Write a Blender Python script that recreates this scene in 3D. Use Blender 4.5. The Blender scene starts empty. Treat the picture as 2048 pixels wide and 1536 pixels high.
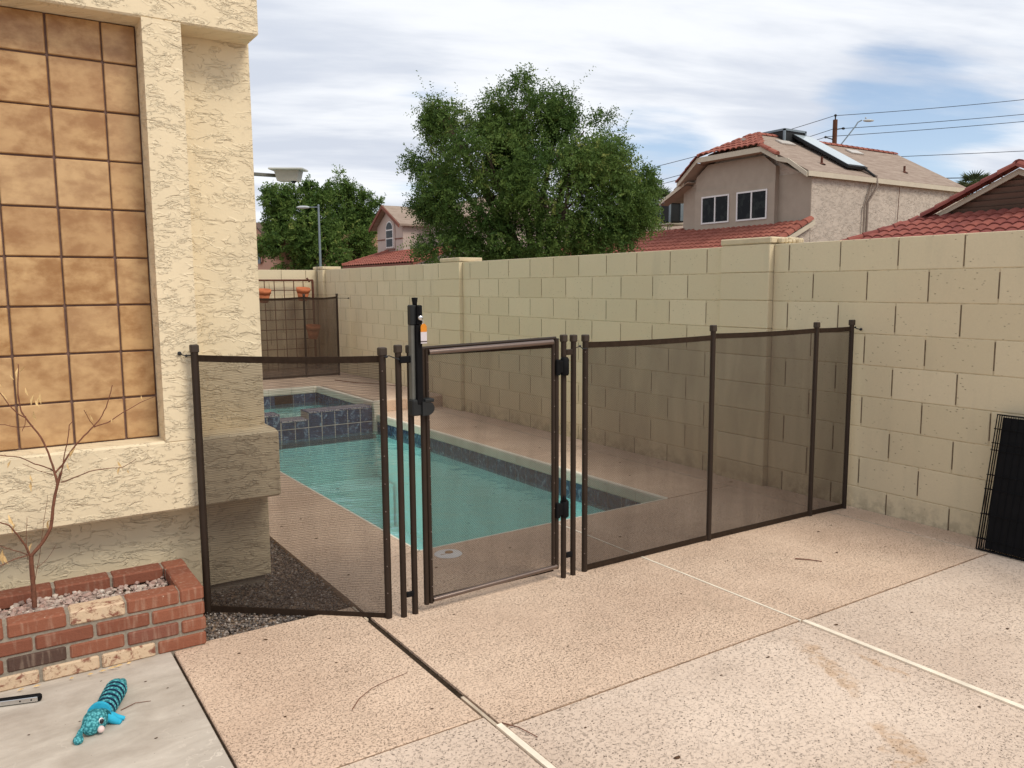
import bpy, math, random
import numpy as np
from mathutils import Vector, Matrix, noise as mnoise
R = math.radians
random.seed(7); rng = np.random.default_rng(7)
sc = bpy.context.scene
col = sc.collection
# ------------------------------------------------------------ camera
CAM = (0.0, 0.0, 1.481); PITCH, YAW, ROLL, FPX = 0.119862705, 0.582879866, -0.00650913595, 1621.85
fw = Vector((math.sin(YAW)*math.cos(PITCH), math.cos(YAW)*math.cos(PITCH), -math.sin(PITCH)))
rt = Vector((math.cos(YAW), -math.sin(YAW), 0)); up = rt.cross(fw)
r2 = rt*math.cos(ROLL)+up*math.sin(ROLL); u2 = -rt*math.sin(ROLL)+up*math.cos(ROLL)
cam_d = bpy.data.cameras.new("camera"); cam = bpy.data.objects.new("camera", cam_d); col.objects.link(cam)
cam_d.sensor_width = 36; cam_d.lens = FPX/2048*36; cam_d.clip_start = .02; cam_d.clip_end = 2000
M3 = Matrix((r2, u2, -fw)).transposed(); cam.matrix_world = Matrix.Translation(CAM) @ M3.to_4x4()
sc.camera = cam
# ------------------------------------------------------------ light, sky, exposure
SUN_EL = R(50); SUN_DIR = Vector((0.34*math.cos(SUN_EL), -0.940*math.cos(SUN_EL), math.sin(SUN_EL)))
sd = bpy.data.lights.new("sun", 'SUN'); sun = bpy.data.objects.new("sun", sd); col.objects.link(sun)
sd.energy = 1.8; sd.angle = R(22); sd.color = (1.0, .91, .77)
sun.rotation_euler = SUN_DIR.to_track_quat('Z', 'Y').to_euler()
sc.view_settings.view_transform = 'Standard'; sc.view_settings.look = 'None'
sc.view_settings.exposure = 0.36; sc.view_settings.gamma = 1

class NT:
    def __init__(s, tree): s.t = tree; s.n = tree.nodes; s.l = tree.links
    def node(s, typ, ins=None, **kw):
        n = s.n.new(typ)
        for k, v in kw.items(): setattr(n, k, v)
        for k, v in (ins or {}).items(): s.set(n, k, v)
        return n
    def set(s, n, k, v):
        i = n.inputs[k]
        if hasattr(v, 'bl_idname') and hasattr(v, 'outputs'): v = v.outputs[0]
        if isinstance(v, bpy.types.NodeSocket): s.l.new(v, i)
        else:
            if hasattr(i, 'default_value') and isinstance(v, tuple) and len(v) == 3 and i.type == 'RGBA': v = (*v, 1)
            i.default_value = v
    def math(s, op, a, b=None, c=None, clamp=False):
        n = s.node('ShaderNodeMath', {0: a}, operation=op, use_clamp=clamp)
        if b is not None: s.set(n, 1, b)
        if c is not None: s.set(n, 2, c)
        return n.outputs[0]
    def vec(s, op, a, b=None):
        n = s.node('ShaderNodeVectorMath', {0: a}, operation=op)
        if b is not None: s.set(n, 1, b)
        return n.outputs['Value'] if op in ('DOT_PRODUCT', 'LENGTH', 'DISTANCE') else n.outputs[0]
    def noise(s, v, scale, detail=2., rough=.5, dist=0.):
        n = s.node('ShaderNodeTexNoise', {'Vector': v, 'Scale': scale, 'Detail': detail, 'Roughness': rough, 'Distortion': dist})
        return n.outputs[0]
    def mr(s, v, a, b, c=0., d=1., smooth=False):
        n = s.node('ShaderNodeMapRange', {0: v, 1: a, 2: b, 3: c, 4: d})
        n.interpolation_type = 'SMOOTHSTEP' if smooth else 'LINEAR'
        return n.outputs[0]
    def mix(s, f, a, b, mode='MIX'):
        n = s.node('ShaderNodeMix', data_type='RGBA', blend_type=mode)
        s.set(n, 0, f); s.set(n, 6, a); s.set(n, 7, b)
        return n.outputs[2]
    def scale(s, v, k): 
        return s.vec('MULTIPLY', v, k)
    def hsv(s, c, h=.5, sa=1., v=1.):
        return s.node('ShaderNodeHueSaturation', {'Color': c, 'Hue': h, 'Saturation': sa, 'Value': v}).outputs[0]

w = bpy.data.worlds.new("World"); sc.world = w; w.use_nodes = True
T = NT(w.node_tree); T.n.clear()
sky = T.node('ShaderNodeTexSky', sky_type='NISHITA', sun_disc=False, sun_elevation=SUN_EL,
             sun_rotation=math.atan2(SUN_DIR.x, SUN_DIR.y), altitude=300, air_density=1.0, dust_density=.6, ozone_density=2.0)
D = T.node('ShaderNodeTexCoord').outputs['Generated']
Dn = T.vec('NORMALIZE', D)
sep = T.node('ShaderNodeSeparateXYZ', {0: Dn})
den = T.math('MAXIMUM', T.math('ADD', sep.outputs[2], .16), .05)
px_ = T.math('DIVIDE', sep.outputs[0], den); py_ = T.math('DIVIDE', sep.outputs[1], den)
# streak frame turned so bands run along the wind
ca, sa_ = math.cos(R(-22)), math.sin(R(-22))
a_ = T.math('ADD', T.math('MULTIPLY', px_, ca), T.math('MULTIPLY', py_, sa_))
b_ = T.math('SUBTRACT', T.math('MULTIPLY', py_, ca), T.math('MULTIPLY', px_, sa_))
P = T.node('ShaderNodeCombineXYZ', {0: T.math('MULTIPLY', a_, .42), 1: T.math('MULTIPLY', b_, 1.15), 2: 3.3})
n1 = T.noise(P, 1.3, 7, .55, .25)
n2 = T.noise(P, 3.2, 6, .6, .2)
cov = T.math('ADD', T.math('MULTIPLY', n1, .75), T.math('MULTIPLY', n2, .25))
# clearings of the cloud deck seen in the photograph (directions)
for (dx, dy, dz), w0, w1, amt in (((.861, .472, .190), .982, .9995, .165), ((.836, .525, .160), .992, .9997, .14), ((.672, .723, .163), .9955, .9997, .15), ((.456, .874, .169), .9955, .9997, .14)):
    dt = T.vec('DOT_PRODUCT', Dn, Vector((dx, dy, dz)).normalized())
    cov = T.math('SUBTRACT', cov, T.mr(dt, w0, w1, 0., amt, True))
mask = T.mr(cov, .24, .42, 0., 1., True)
body = T.noise(P, 2.1, 6, .55, .2)
cc = T.mix(T.mr(body, .38, .64, 0., 1., True), (.53, .57, .65), (.76, .78, .815))
skyc = T.mix(1., sky, (.105, .105, .105), 'MULTIPLY')
skyc = T.mix(T.mr(sep.outputs[2], 0., .28, .50, .12), skyc, (.62, .72, .88))
fin = T.mix(mask, skyc, cc)
bg = T.node('ShaderNodeBackground', {0: fin, 1: 1.0})
out = T.node('ShaderNodeOutputWorld', {0: bg})

# ------------------------------------------------------------ helpers
def tag(o, label=None, cat=None, group=None, kind=None):
    if label: o['label'] = label
    if cat: o['category'] = cat
    if group: o['group'] = group
    if kind: o['kind'] = kind
    return o
def empty(name, loc=(0, 0, 0), label=None, cat=None, group=None):
    o = bpy.data.objects.new(name, None); o.empty_display_size = .05; o.location = loc; col.objects.link(o)
    return tag(o, label, cat, group)
class MB:
    """collects faces; world coordinates"""
    def __init__(s): s.v = []; s.f = []; s.c = []; s.sm = []
    def add(s, vs, fs, c=.5, smooth=False):
        b = len(s.v); s.v += [tuple(x) for x in vs]
        for f in fs: s.f.append([i+b for i in f]); s.c.append(c); s.sm.append(smooth)
    def box(s, a, b, c=.5, M=None, skip=()):
        x0, y0, z0 = a; x1, y1, z1 = b
        vs = [Vector(p) for p in ((x0,y0,z0),(x1,y0,z0),(x1,y1,z0),(x0,y1,z0),(x0,y0,z1),(x1,y0,z1),(x1,y1,z1),(x0,y1,z1))]
        if M is not None: vs = [M @ v for v in vs]
        s.add(vs, [f for i, f in enumerate(((0,3,2,1),(4,5,6,7),(0,1,5,4),(1,2,6,5),(2,3,7,6),(3,0,4,7))) if i not in skip], c)
    def bbox(s, a, b, r=.004, c=.5, M=None):
        """box with chamfered edges"""
        a = [min(p, q) for p, q in zip(a, b)], [max(p, q) for p, q in zip(a, b)]
        (x0,y0,z0),(x1,y1,z1) = a
        cen = Vector(((x0+x1)/2,(y0+y1)/2,(z0+z1)/2)); h = ((x1-x0)/2,(y1-y0)/2,(z1-z0)/2)
        r = min(r, min(h)*.9)
        vs = []; idx = {}
        for sx in (-1,1):
            for sy in (-1,1):
                for sz in (-1,1):
                    for k in range(3):
                        p = [sx*h[0], sy*h[1], sz*h[2]]; sg = (sx,sy,sz)
                        for j in range(3):
                            if j != k: p[j] -= sg[j]*r
                        idx[(sx,sy,sz,k)] = len(vs); vs.append(cen+Vector(p))
        fs = []
        for k in range(3):
            i, j = (k+1) % 3, (k+2) % 3
            for sg in (-1,1):
                q = []
                for (si, sj) in ((-1,-1),(1,-1),(1,1),(-1,1)):
                    t = [0,0,0]; t[k]=sg; t[i]=si; t[j]=sj; q.append(idx[(*t,k)])
                fs.append(q if sg > 0 else q[::-1])
            # edges parallel to k
            for si in (-1,1):
                for sj in (-1,1):
                    t0=[0,0,0]; t0[i]=si; t0[j]=sj; t0[k]=-1; t1=list(t0); t1[k]=1
                    q=[idx[(*t0,i)],idx[(*t1,i)],idx[(*t1,j)],idx[(*t0,j)]]
                    fs.append(q if si*sj < 0 else q[::-1])
        for sx in (-1,1):
            for sy in (-1,1):
                for sz in (-1,1):
                    q=[idx[(sx,sy,sz,k)] for k in range(3)]
                    fs.append(q if sx*sy*sz > 0 else q[::-1])
        if M is not None: vs = [M @ v for v in vs]
        s.add(vs, fs, c)
    def tube(s, pts, r, n=10, c=.5, cap=True, smooth=True):
        pts = [Vector(p) for p in pts]; rs = r if isinstance(r, (list, tuple)) else [r]*len(pts)
        vs = []; fs = []; prev = None
        for i, p in enumerate(pts):
            d = (pts[min(i+1, len(pts)-1)]-pts[max(i-1, 0)]).normalized()
            if prev is None:
                a = d.orthogonal().normalized()
            else:
                a = (prev - d*prev.dot(d));  a = a.normalized() if a.length > 1e-6 else d.orthogonal().normalized()
            prev = a; b = d.cross(a)
            for k in range(n):
                t = 2*math.pi*k/n; vs.append(p+(a*math.cos(t)+b*math.sin(t))*rs[i])
        for i in range(len(pts)-1):
            for k in range(n):
                fs.append((i*n+k, i*n+(k+1) % n, (i+1)*n+(k+1) % n, (i+1)*n+k))
        s.add(vs, fs, c, smooth)
        if cap:
            m = len(pts)-1
            s.add(vs[:n], [list(range(n))[::-1]], c); s.add(vs[m*n:], [list(range(n))], c)
    def ball(s, cen, r, nu=14, nv=9, c=.5, M=None):
        rx, ry, rz = r if isinstance(r, (tuple, list)) else (r, r, r)
        vs = []; fs = []
        for j in range(nv+1):
            ph = math.pi*j/nv
            for i in range(nu):
                th = 2*math.pi*i/nu
                p = Vector((rx*math.sin(ph)*math.cos(th), ry*math.sin(ph)*math.sin(th), rz*math.cos(ph)))
                if M is not None: p = M @ p
                vs.append(Vector(cen)+p)
        for j in range(nv):
            for i in range(nu):
                fs.append((j*nu+i, (j+1)*nu+i, (j+1)*nu+(i+1) % nu, j*nu+(i+1) % nu))
        s.add(vs, fs, c, True)
    def lathe(s, cen, prof, n=24, c=.5, M=None, smooth=True):
        vs = []; fs = []
        for (r, z) in prof:
            for i in range(n):
                t = 2*math.pi*i/n; p = Vector((r*math.cos(t), r*math.sin(t), z))
                if M is not None: p = M @ p
                vs.append(Vector(cen)+p)
        for j in range(len(prof)-1):
            for i in range(n):
                fs.append((j*n+i, j*n+(i+1) % n, (j+1)*n+(i+1) % n, (j+1)*n+i))
        s.add(vs, fs, c, smooth)
    def poly(s, pts, c=.5): s.add(pts, [list(range(len(pts)))], c)
    def prism(s, pts, d, c=.5):
        """polygon extruded by vector d"""
        pts = [Vector(p) for p in pts]; d = Vector(d); n = len(pts)
        vs = pts+[p+d for p in pts]
        s.add(vs, [list(range(n))[::-1], list(range(n, 2*n))]+[(i, (i+1) % n, n+(i+1) % n, n+i) for i in range(n)], c)
    def build(s, name, mat, parent=None, label=None, cat=None, group=None, kind=None):
        me = bpy.data.meshes.new(name); me.from_pydata(s.v, [], s.f); me.materials.append(mat)
        at = me.attributes.new('tint', 'FLOAT', 'FACE'); at.data.foreach_set('value', np.array(s.c, dtype=np.float32))
        me.polygons.foreach_set('use_smooth', s.sm); me.update()
        o = bpy.data.objects.new(name, me); col.objects.link(o)
        if parent is not None:
            o.parent = parent; o.matrix_parent_inverse = Matrix.Translation(parent_loc(parent)).inverted()
        return tag(o, label, cat, group, kind)
def parent_loc(p):
    v = Vector(p.location)
    while p.parent is not None: v = v; p = p.parent; v = v+Vector(p.location)*0 if False else v
    return v if p is None or True else v
def np_mesh(name, V, F, mat, tint=None, smooth=False, parent=None, **kw):
    me = bpy.data.meshes.new(name); nv, nf = len(V), len(F); k = F.shape[1]
    me.vertices.add(nv); me.vertices.foreach_set('co', V.astype(np.float32).ravel())
    me.loops.add(nf*k); me.loops.foreach_set('vertex_index', F.astype(np.int32).ravel())
    me.polygons.add(nf); me.polygons.foreach_set('loop_start', np.arange(0, nf*k, k, dtype=np.int32))
    me.polygons.foreach_set('use_smooth', np.full(nf, smooth))
    me.materials.append(mat); me.update(calc_edges=True)
    if tint is not None:
        at = me.attributes.new('tint', 'FLOAT', 'FACE'); at.data.foreach_set('value', tint.astype(np.float32))
    me.validate()
    o = bpy.data.objects.new(name, me); col.objects.link(o)
    if parent is not None: o.parent = parent; o.matrix_parent_inverse = Matrix.Translation(parent.location).inverted()
    return tag(o, **kw)

# ------------------------------------------------------------ materials
def mat(name):
    m = bpy.data.materials.new(name); m.use_nodes = True; t = NT(m.node_tree); t.n.clear()
    t.pos = t.node('ShaderNodeNewGeometry').outputs['Position']
    t.b = t.node('ShaderNodeBsdfPrincipled'); t.o = t.node('ShaderNodeOutputMaterial', {0: t.b})
    return m, t
def tint_of(t): return t.node('ShaderNodeAttribute', attribute_name='tint').outputs['Fac']
def fin_mat(t, color, rough=.8, bump=None, bd=.003, bs=1., spec=.3, metal=0.):
    t.set(t.b, 'Base Color', color); t.set(t.b, 'Roughness', rough); t.set(t.b, 'Metallic', metal)
    t.set(t.b, 'Specular IOR Level', spec)
    if bump is not None:
        t.set(t.b, 'Normal', t.node('ShaderNodeBump', {'Height': bump, 'Distance': bd, 'Strength': bs}).outputs[0])
def simple(name, c, rough=.6, spec=.4, metal=0., var=.12, vs=6., bump=0.):
    m, t = mat(name)
    n = t.noise(t.pos, vs, 4, .6)
    k = t.mix(t.mr(n, .3, .7), tuple(x*(1-var) for x in c), tuple(min(1, x*(1+var)) for x in c))
    fin_mat(t, k, rough, t.noise(t.pos, 400., 2) if bump else None, bump or .001, .5, spec, metal)
    return m

def stucco(name, c, sx=7., sz=19., amt=1., rot=False):
    m, t = mat(name)
    s = t.node('ShaderNodeSeparateXYZ', {0: t.pos})
    h = t.math('ADD', s.outputs[0], t.math('MULTIPLY', s.outputs[1], 1.0))
    wob = t.math('MULTIPLY', t.noise(t.pos, 2.3, 3), .10)
    q = t.node('ShaderNodeCombineXYZ', {0: t.math('MULTIPLY', h, sx), 1: t.math('MULTIPLY', t.math('ADD', s.outputs[2], wob), sz), 2: t.math('MULTIPLY', t.math('SUBTRACT', s.outputs[1], s.outputs[0]), 2.)})
    a = t.noise(q, 1., 3.5, .55, .5); b = t.noise(q, .8, 2, .5); c2 = t.noise(q, 1.9, 3, .55, .6); b2 = t.noise(t.vec('ADD', q, (7., 3., 1.)), .9, 2, .5)
    def lip(v, c, wd): return t.math('MINIMUM', t.mr(v, c, c+.007), t.mr(v, c+.007, c+wd, 1., 0., True))   # a thrown lip: steep side, soft side
    m1 = t.mr(b, .42, .52, 0., 1., True); m2 = t.mr(b2, .46, .56, 0., 1., True)
    l1 = t.math('MULTIPLY', lip(a, .50, .09), m1); l2 = t.math('MULTIPLY', lip(c2, .50, .08), m2); l3 = t.math('MULTIPLY', lip(a, .60, .06), m2)
    hgt = t.math('ADD', t.math('MAXIMUM', l1, t.math('MAXIMUM', t.math('MULTIPLY', l2, .8), l3)), t.math('MULTIPLY', t.noise(t.pos, 60., 4, .65), .30))
    n = t.noise(t.pos, 1.6, 5, .6)
    base = t.mix(t.mr(n, .35, .65), tuple(x*.94 for x in c), tuple(min(1, x*1.05) for x in c))
    dirt_and_shade = t.math('MAXIMUM', t.math('MULTIPLY', t.mr(t.math('ABSOLUTE', t.math('SUBTRACT', a, .498)), 0., .010, .26, 0.), m1), t.math('MULTIPLY', t.mr(t.math('ABSOLUTE', t.math('SUBTRACT', c2, .498)), 0., .012, .24, 0.), m2))  # shade along the stucco lips, painted into the base colour
    base = t.mix(dirt_and_shade, base, tuple(x*.55 for x in c))
    fin_mat(t, base, .92, hgt, .0036*amt, 1., .15)
    return m
M = {}
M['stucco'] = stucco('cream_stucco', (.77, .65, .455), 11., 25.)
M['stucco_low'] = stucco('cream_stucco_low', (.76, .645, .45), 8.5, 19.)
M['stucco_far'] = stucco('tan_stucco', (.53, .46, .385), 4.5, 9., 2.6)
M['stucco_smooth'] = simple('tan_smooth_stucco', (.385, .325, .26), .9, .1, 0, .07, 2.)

def glazed_tile():
    m, t = mat('brown_glazed_tile'); tn = tint_of(t)
    s = t.node('ShaderNodeSeparateXYZ', {0: t.pos})
    off = t.math('MULTIPLY', tn, 37.)
    q = t.node('ShaderNodeCombineXYZ', {0: t.math('ADD', s.outputs[0], off), 1: t.math('MULTIPLY', s.outputs[2], 1.4), 2: off})
    n = t.noise(q, 9., 5, .6, .0); f = t.noise(q, 30., 3, .6)
    k = t.mix(t.mr(n, .32, .66, 0, 1, True), (.30, .140, .045), (.58, .365, .170))
    k = t.mix(t.mr(f, .3, .8, 0, .35), k, (.44, .25, .10))
    k = t.mix(t.mr(t.noise(q, 3.5, 2), .5, .75, 0., .45), k, (.30, .14, .055)); k = t.mix(t.mr(tn, 0., 1., 0., .22), k, (.66, .48, .29)); k = t.mix(t.math('MULTIPLY', t.mr(t.math('ABSOLUTE', t.math('SUBTRACT', tn, .35)), 0., .15, .25, 0.), 1.), k, (.34, .18, .08))
    fin_mat(t, k, .34, t.noise(q, 12., 3), .002, .5, .5); return m
M['gtile'] = glazed_tile()
M['grout_dark'] = simple('dark_brown_grout', (.17, .105, .085), .9, .1, 0, .2, 30.)

def brick_mat():
    m, t = mat('clay_brick'); tn = tint_of(t)
    cr = t.node('ShaderNodeValToRGB', {0: tn}); e = cr.color_ramp; e.interpolation = 'CONSTANT'
    e.elements[0].position = 0; e.elements[0].color = (.235, .085, .052, 1)
    e.elements[1].position = .25; e.elements[1].color = (.29, .108, .064, 1)
    for p, c in ((.5, (.23, .09, .062)), (.7, (.085, .055, .045)), (.85, (.25, .10, .065))):
        x = e.elements.new(p); x.color = (*c, 1)
    n = t.noise(t.pos, 14., 5, .65)
    k = t.mix(t.mr(n, .3, .7), cr.outputs[0], (.17, .075, .05))
    k = t.mix(t.mr(n, .25, .8, .45, 1.), k, cr.outputs[0])
    ww = t.math('MULTIPLY', t.math('GREATER_THAN', tn, .86), t.mr(t.noise(t.scale(t.pos, (1., 1., 1.3)), 32., 5, .7, .6), .38, .50, 0., .92))
    k = t.mix(ww, k, (.66, .50, .34))
    sp = t.node('ShaderNodeTexVoronoi', {'Vector': t.pos, 'Scale': 26.}).outputs['Distance']
    dots = t.math('MULTIPLY', t.mr(sp, .045, .06, 1., 0.), t.mr(t.noise(t.pos, 5., 2), .5, .6, 0., 1.))
    k = t.mix(dots, k, (.75, .62, .48))
    s = t.node('ShaderNodeSeparateXYZ', {0: t.pos})
    streak = t.noise(t.node('ShaderNodeCombineXYZ', {0: t.math('MULTIPLY', s.outputs[0], 60.), 1: t.math('MULTIPLY', s.outputs[1], 60.), 2: t.math('MULTIPLY', s.outputs[2], 8.)}), 1., 3)
    k = t.mix(t.mr(streak, .52, .8, 0., .30), k, (.62, .48, .36))
    fin_mat(t, k, .9, t.math('ADD', t.noise(t.pos, 60., 5, .7), t.math('MULTIPLY', n, 1.)), .004, .8, .15); return m
M['brick'] = brick_mat()
def mortar():
    m, t = mat('grey_mortar')
    n = t.noise(t.pos, 50., 5, .7); k = t.mix(t.mr(n, .3, .7), (.22, .19, .15), (.38, .33, .27))
    fin_mat(t, k, .95, n, .004, 1., .1); return m
M['mortar'] = mortar()

def block_mat():
    m, t = mat('painted_block'); tn = tint_of(t)
    base = t.mix(tn, (.63, .535, .360), (.71, .61, .425))
    n = t.noise(t.pos, 1.3, 4, .6); base = t.mix(t.mr(n, .35, .7, 0., .35), base, (.60, .54, .38))
    f = t.noise(t.pos, 90., 3, .6); base = t.mix(t.mr(f, .35, .7, 0., .14), base, (.48, .41, .28))
    pit = t.node('ShaderNodeTexVoronoi', {'Vector': t.scale(t.pos, (1., .45, 1.)), 'Scale': 55., 'Randomness': 1.})
    gate = t.mr(t.noise(t.pos, 4., 3, .6), .38, .60, .12, 1.)
    pits = t.math('MULTIPLY', t.mr(pit.outputs['Distance'], .10, .17, 1., 0.), t.math('MULTIPLY', gate, t.mr(t.node('ShaderNodeSeparateColor', {0: pit.outputs['Color']}).outputs[0], .38, .42, 0., 1.)))
    base = t.mix(t.math('MULTIPLY', pits, .72), base, (.22, .18, .12))
    st = t.node('ShaderNodeSeparateXYZ', {0: t.pos})
    stain = t.noise(t.node('ShaderNodeCombineXYZ', {0: t.math('MULTIPLY', st.outputs[0], 5.), 1: t.math('MULTIPLY', st.outputs[1], 5.), 2: t.math('MULTIPLY', st.outputs[2], 1.1)}), 1., 4, .6)
    base = t.mix(t.mr(stain, .55, .75, 0., .22), base, (.40, .36, .26))
    base = t.mix(t.math('MULTIPLY', t.mr(st.outputs[2], .0, .16, .45, 0.), t.mr(t.noise(t.pos, 12., 4, .65), .42, .58, 0., 1.)), base, (.20, .16, .11))   # splash dirt at the foot
    h = t.math('SUBTRACT', t.math('ADD', t.math('MULTIPLY', f, .35), t.math('MULTIPLY', t.noise(t.pos, 260., 2), .25)), pits)
    fin_mat(t, base, .9, h, .0022, 1., .2); return m
M['block'] = block_mat()
M['joint'] = simple('block_joint', (.52, .435, .29), .95, .1, 0, .25, 20.)
M['joint_dark'] = simple('open_head_joint', (.16, .12, .08), .95, .1, 0, .3, 20.)
M['capstone'] = simple('pilaster_cap', (.60, .50, .34), .9, .15, 0, .1, 12., .003)

def deck_mat(name, c1, c2, fleck, fs, dens, pink=False):
    m, t = mat(name)
    n = t.noise(t.pos, .9, 5, .6); base = t.mix(t.mr(n, .38, .62), tuple(x*.94 for x in c1), tuple(min(1, x*1.03) for x in c2))
    worn = t.noise(t.vec('ADD', t.pos, (3., 7., 0.)), 1.7, 4, .55, .4); base = t.mix(t.mr(worn, .60, .72, 0., .35), base, tuple(min(1, x*1.12+.03) for x in c2))
    mot = t.noise(t.pos, 5., 5, .65); base = t.mix(t.mr(mot, .52, .72, 0., .34), base, tuple(x*.72 for x in c1))
    gr = t.noise(t.pos, 260., 2, .5); base = t.mix(t.mr(gr, .38, .62, 0., .20), base, tuple(x*.70 for x in c2))
    a = t.noise(t.pos, fs, 2.5, .6, .9)
    ln = t.mr(t.math('ABSOLUTE', t.math('SUBTRACT', a, .5)), .010, .040, 1., 0.)
    g = t.mr(t.noise(t.pos, fs*1.1, 1.5, .5), .50, .57, 0., 1.)
    g2 = t.mr(t.noise(t.pos, 2.2, 3, .6), .35, .62, .5, 1.)
    fl = t.math('MULTIPLY', t.math('MULTIPLY', ln, g), g2)
    if not pink:
        v = t.node('ShaderNodeTexVoronoi', {'Vector': t.vec('ADD', t.pos, t.scale(t.node('ShaderNodeTexNoise', {'Vector': t.pos, 'Scale': 90.}).outputs['Color'], (.012, .012, .012))), 'Scale': 120.})
        pv = t.math('MULTIPLY', t.mr(v.outputs['Distance'], .16, .30, 1., 0.), t.mr(t.node('ShaderNodeSeparateColor', {0: v.outputs['Color']}).outputs[1], .66, .68, 0., 1.))
        fl = t.math('MAXIMUM', fl, t.math('MULTIPLY', pv, t.math('MULTIPLY', g2, .8)))
    if pink:
        v = t.node('ShaderNodeTexVoronoi', {'Vector': t.vec('ADD', t.pos, t.scale(t.node('ShaderNodeTexNoise', {'Vector': t.pos, 'Scale': 55.}).outputs['Color'], (.022, .022, .022))), 'Scale': 75.})
        pv = t.math('MULTIPLY', t.mr(v.outputs['Distance'], .13, .24, 1., 0.), t.mr(t.node('ShaderNodeSeparateColor', {0: v.outputs['Color']}).outputs[1], .60, .62, 0., 1.))
        fl = t.math('MAXIMUM', t.math('MULTIPLY', fl, .55), pv)
    base = t.mix(t.math('MULTIPLY', fl, dens), base, fleck)
    lpl = t.noise(t.pos, 34., 3, .55, .6)
    h = t.math('SUBTRACT', t.math('ADD', t.mr(lpl, .44, .54, 0., .6, True), t.math('MULTIPLY', gr, .4)), t.math('MULTIPLY', fl, 1.3))
    sp = t.node('ShaderNodeSeparateXYZ', {0: t.pos})
    fin_mat(t, base, .88, h, .0026, 1., .2); m['_t'] = 0
    return m, t, base
M['deck'], t_, b_k = deck_mat('tan_cool_deck', (.68, .495, .365), (.75, .57, .43), (.20, .12, .075), 96., .85)
# faint greasy marks
m2 = t_.mr(t_.noise(t_.pos, 2.6, 4, .7), .60, .74, 0., .35); t_.set(t_.b, 'Base Color', t_.mix(m2, b_k, (.40, .31, .22)))
M['deck_pink'], t_, b_k = deck_mat('pinkish_pitted_deck', (.67, .525, .415), (.74, .600, .485), (.12, .08, .06), 62., 1., True)
# rust coloured stains with a shape of their own
for cx, cy, rx, ry, ang in ((2.68, 1.83, .30, .055, 62), (2.86, 1.72, .12, .03, 85), (2.40, 1.37, .17, .06, 60), (2.25, 1.26, .10, .04, 20)):
    ca, sa_ = math.cos(R(ang)), math.sin(R(ang))
    s = t_.node('ShaderNodeSeparateXYZ', {0: t_.vec('ADD', t_.pos, t_.scale(t_.vec('SUBTRACT', t_.node('ShaderNodeTexNoise', {'Vector': t_.pos, 'Scale': 9., 'Detail': 4.}).outputs['Color'], (.5, .5, .5)), (.17, .17, 0.)))})
    dx = t_.math('SUBTRACT', s.outputs[0], cx); dy = t_.math('SUBTRACT', s.outputs[1], cy)
    uu = t_.math('DIVIDE', t_.math('ADD', t_.math('MULTIPLY', dx, ca), t_.math('MULTIPLY', dy, sa_)), rx)
    vv = t_.math('DIVIDE', t_.math('SUBTRACT', t_.math('MULTIPLY', dy, ca), t_.math('MULTIPLY', dx, sa_)), ry)
    d = t_.math('SQRT', t_.math('ADD', t_.math('MULTIPLY', uu, uu), t_.math('MULTIPLY', vv, vv)))
    b_k = t_.mix(t_.math('MULTIPLY', t_.mr(d, .55, 1.05, .48, 0., True), t_.mr(t_.noise(t_.pos, 22., 4, .65), .40, .55, .15, 1.)), b_k, (.46, .27, .13))
t_.set(t_.b, 'Base Color', b_k)
def slab_mat():
    m, t = mat('smooth_grey_concrete')
    s = t.node('ShaderNodeSeparateXYZ', {0: t.pos})
    q = t.node('ShaderNodeCombineXYZ', {0: t.math('ADD', t.math('MULTIPLY', s.outputs[0], 5.), t.math('MULTIPLY', s.outputs[1], -2.)), 1: t.math('MULTIPLY', s.outputs[1], 13.), 2: 0.})
    n = t.noise(q, 1., 5, .6, .5); n2 = t.noise(t.pos, 3., 5, .65)
    k = t.mix(t.mr(n, .3, .7), (.44, .385, .325), (.60, .54, .465)); k = t.mix(t.mr(n2, .48, .72, 0., .6), k, (.33, .27, .22))
    ws = t.mr(t.math('ABSOLUTE', t.math('SUBTRACT', t.noise(t.pos, 11., 3, .6, .4), .5)), 0., .018, 1., 0.)
    k = t.mix(t.math('MULTIPLY', ws, t.mr(n2, .47, .33, 0., .6)), k, (.80, .72, .62))
    spk = t.node('ShaderNodeTexVoronoi', {'Vector': t.pos, 'Scale': 28.}).outputs['Distance']
    k = t.mix(t.mr(spk, .03, .05, .8, 0.), k, (.10, .06, .04))
    fin_mat(t, k, .72, t.noise(t.pos, 120., 4), .0012, .8, .3); return m
M['slab'] = slab_mat()
M['strip'] = simple('cream_expansion_strip', (.84, .75, .61), .6, .3, 0, .12, 14.)
M['strip_old'] = simple('weathered_expansion_strip', (.52, .43, .33), .8, .2, 0, .3, 9.)
M['dirt_and_shade'] = simple('dark_joint_dirt', (.045, .032, .022), 1., .05, 0, .5, 60., .004)
M['crossj'] = simple('brown_joint_fill', (.26, .17, .11), 1., .05, 0, .5, 25., .004)
M['earth'] = simple('bare_earth', (.30, .22, .16), 1., .05, 0, .2, 3., .004)
M['street'] = simple('asphalt', (.10, .095, .09), .95, .1, 0, .2, 3.)

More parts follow.
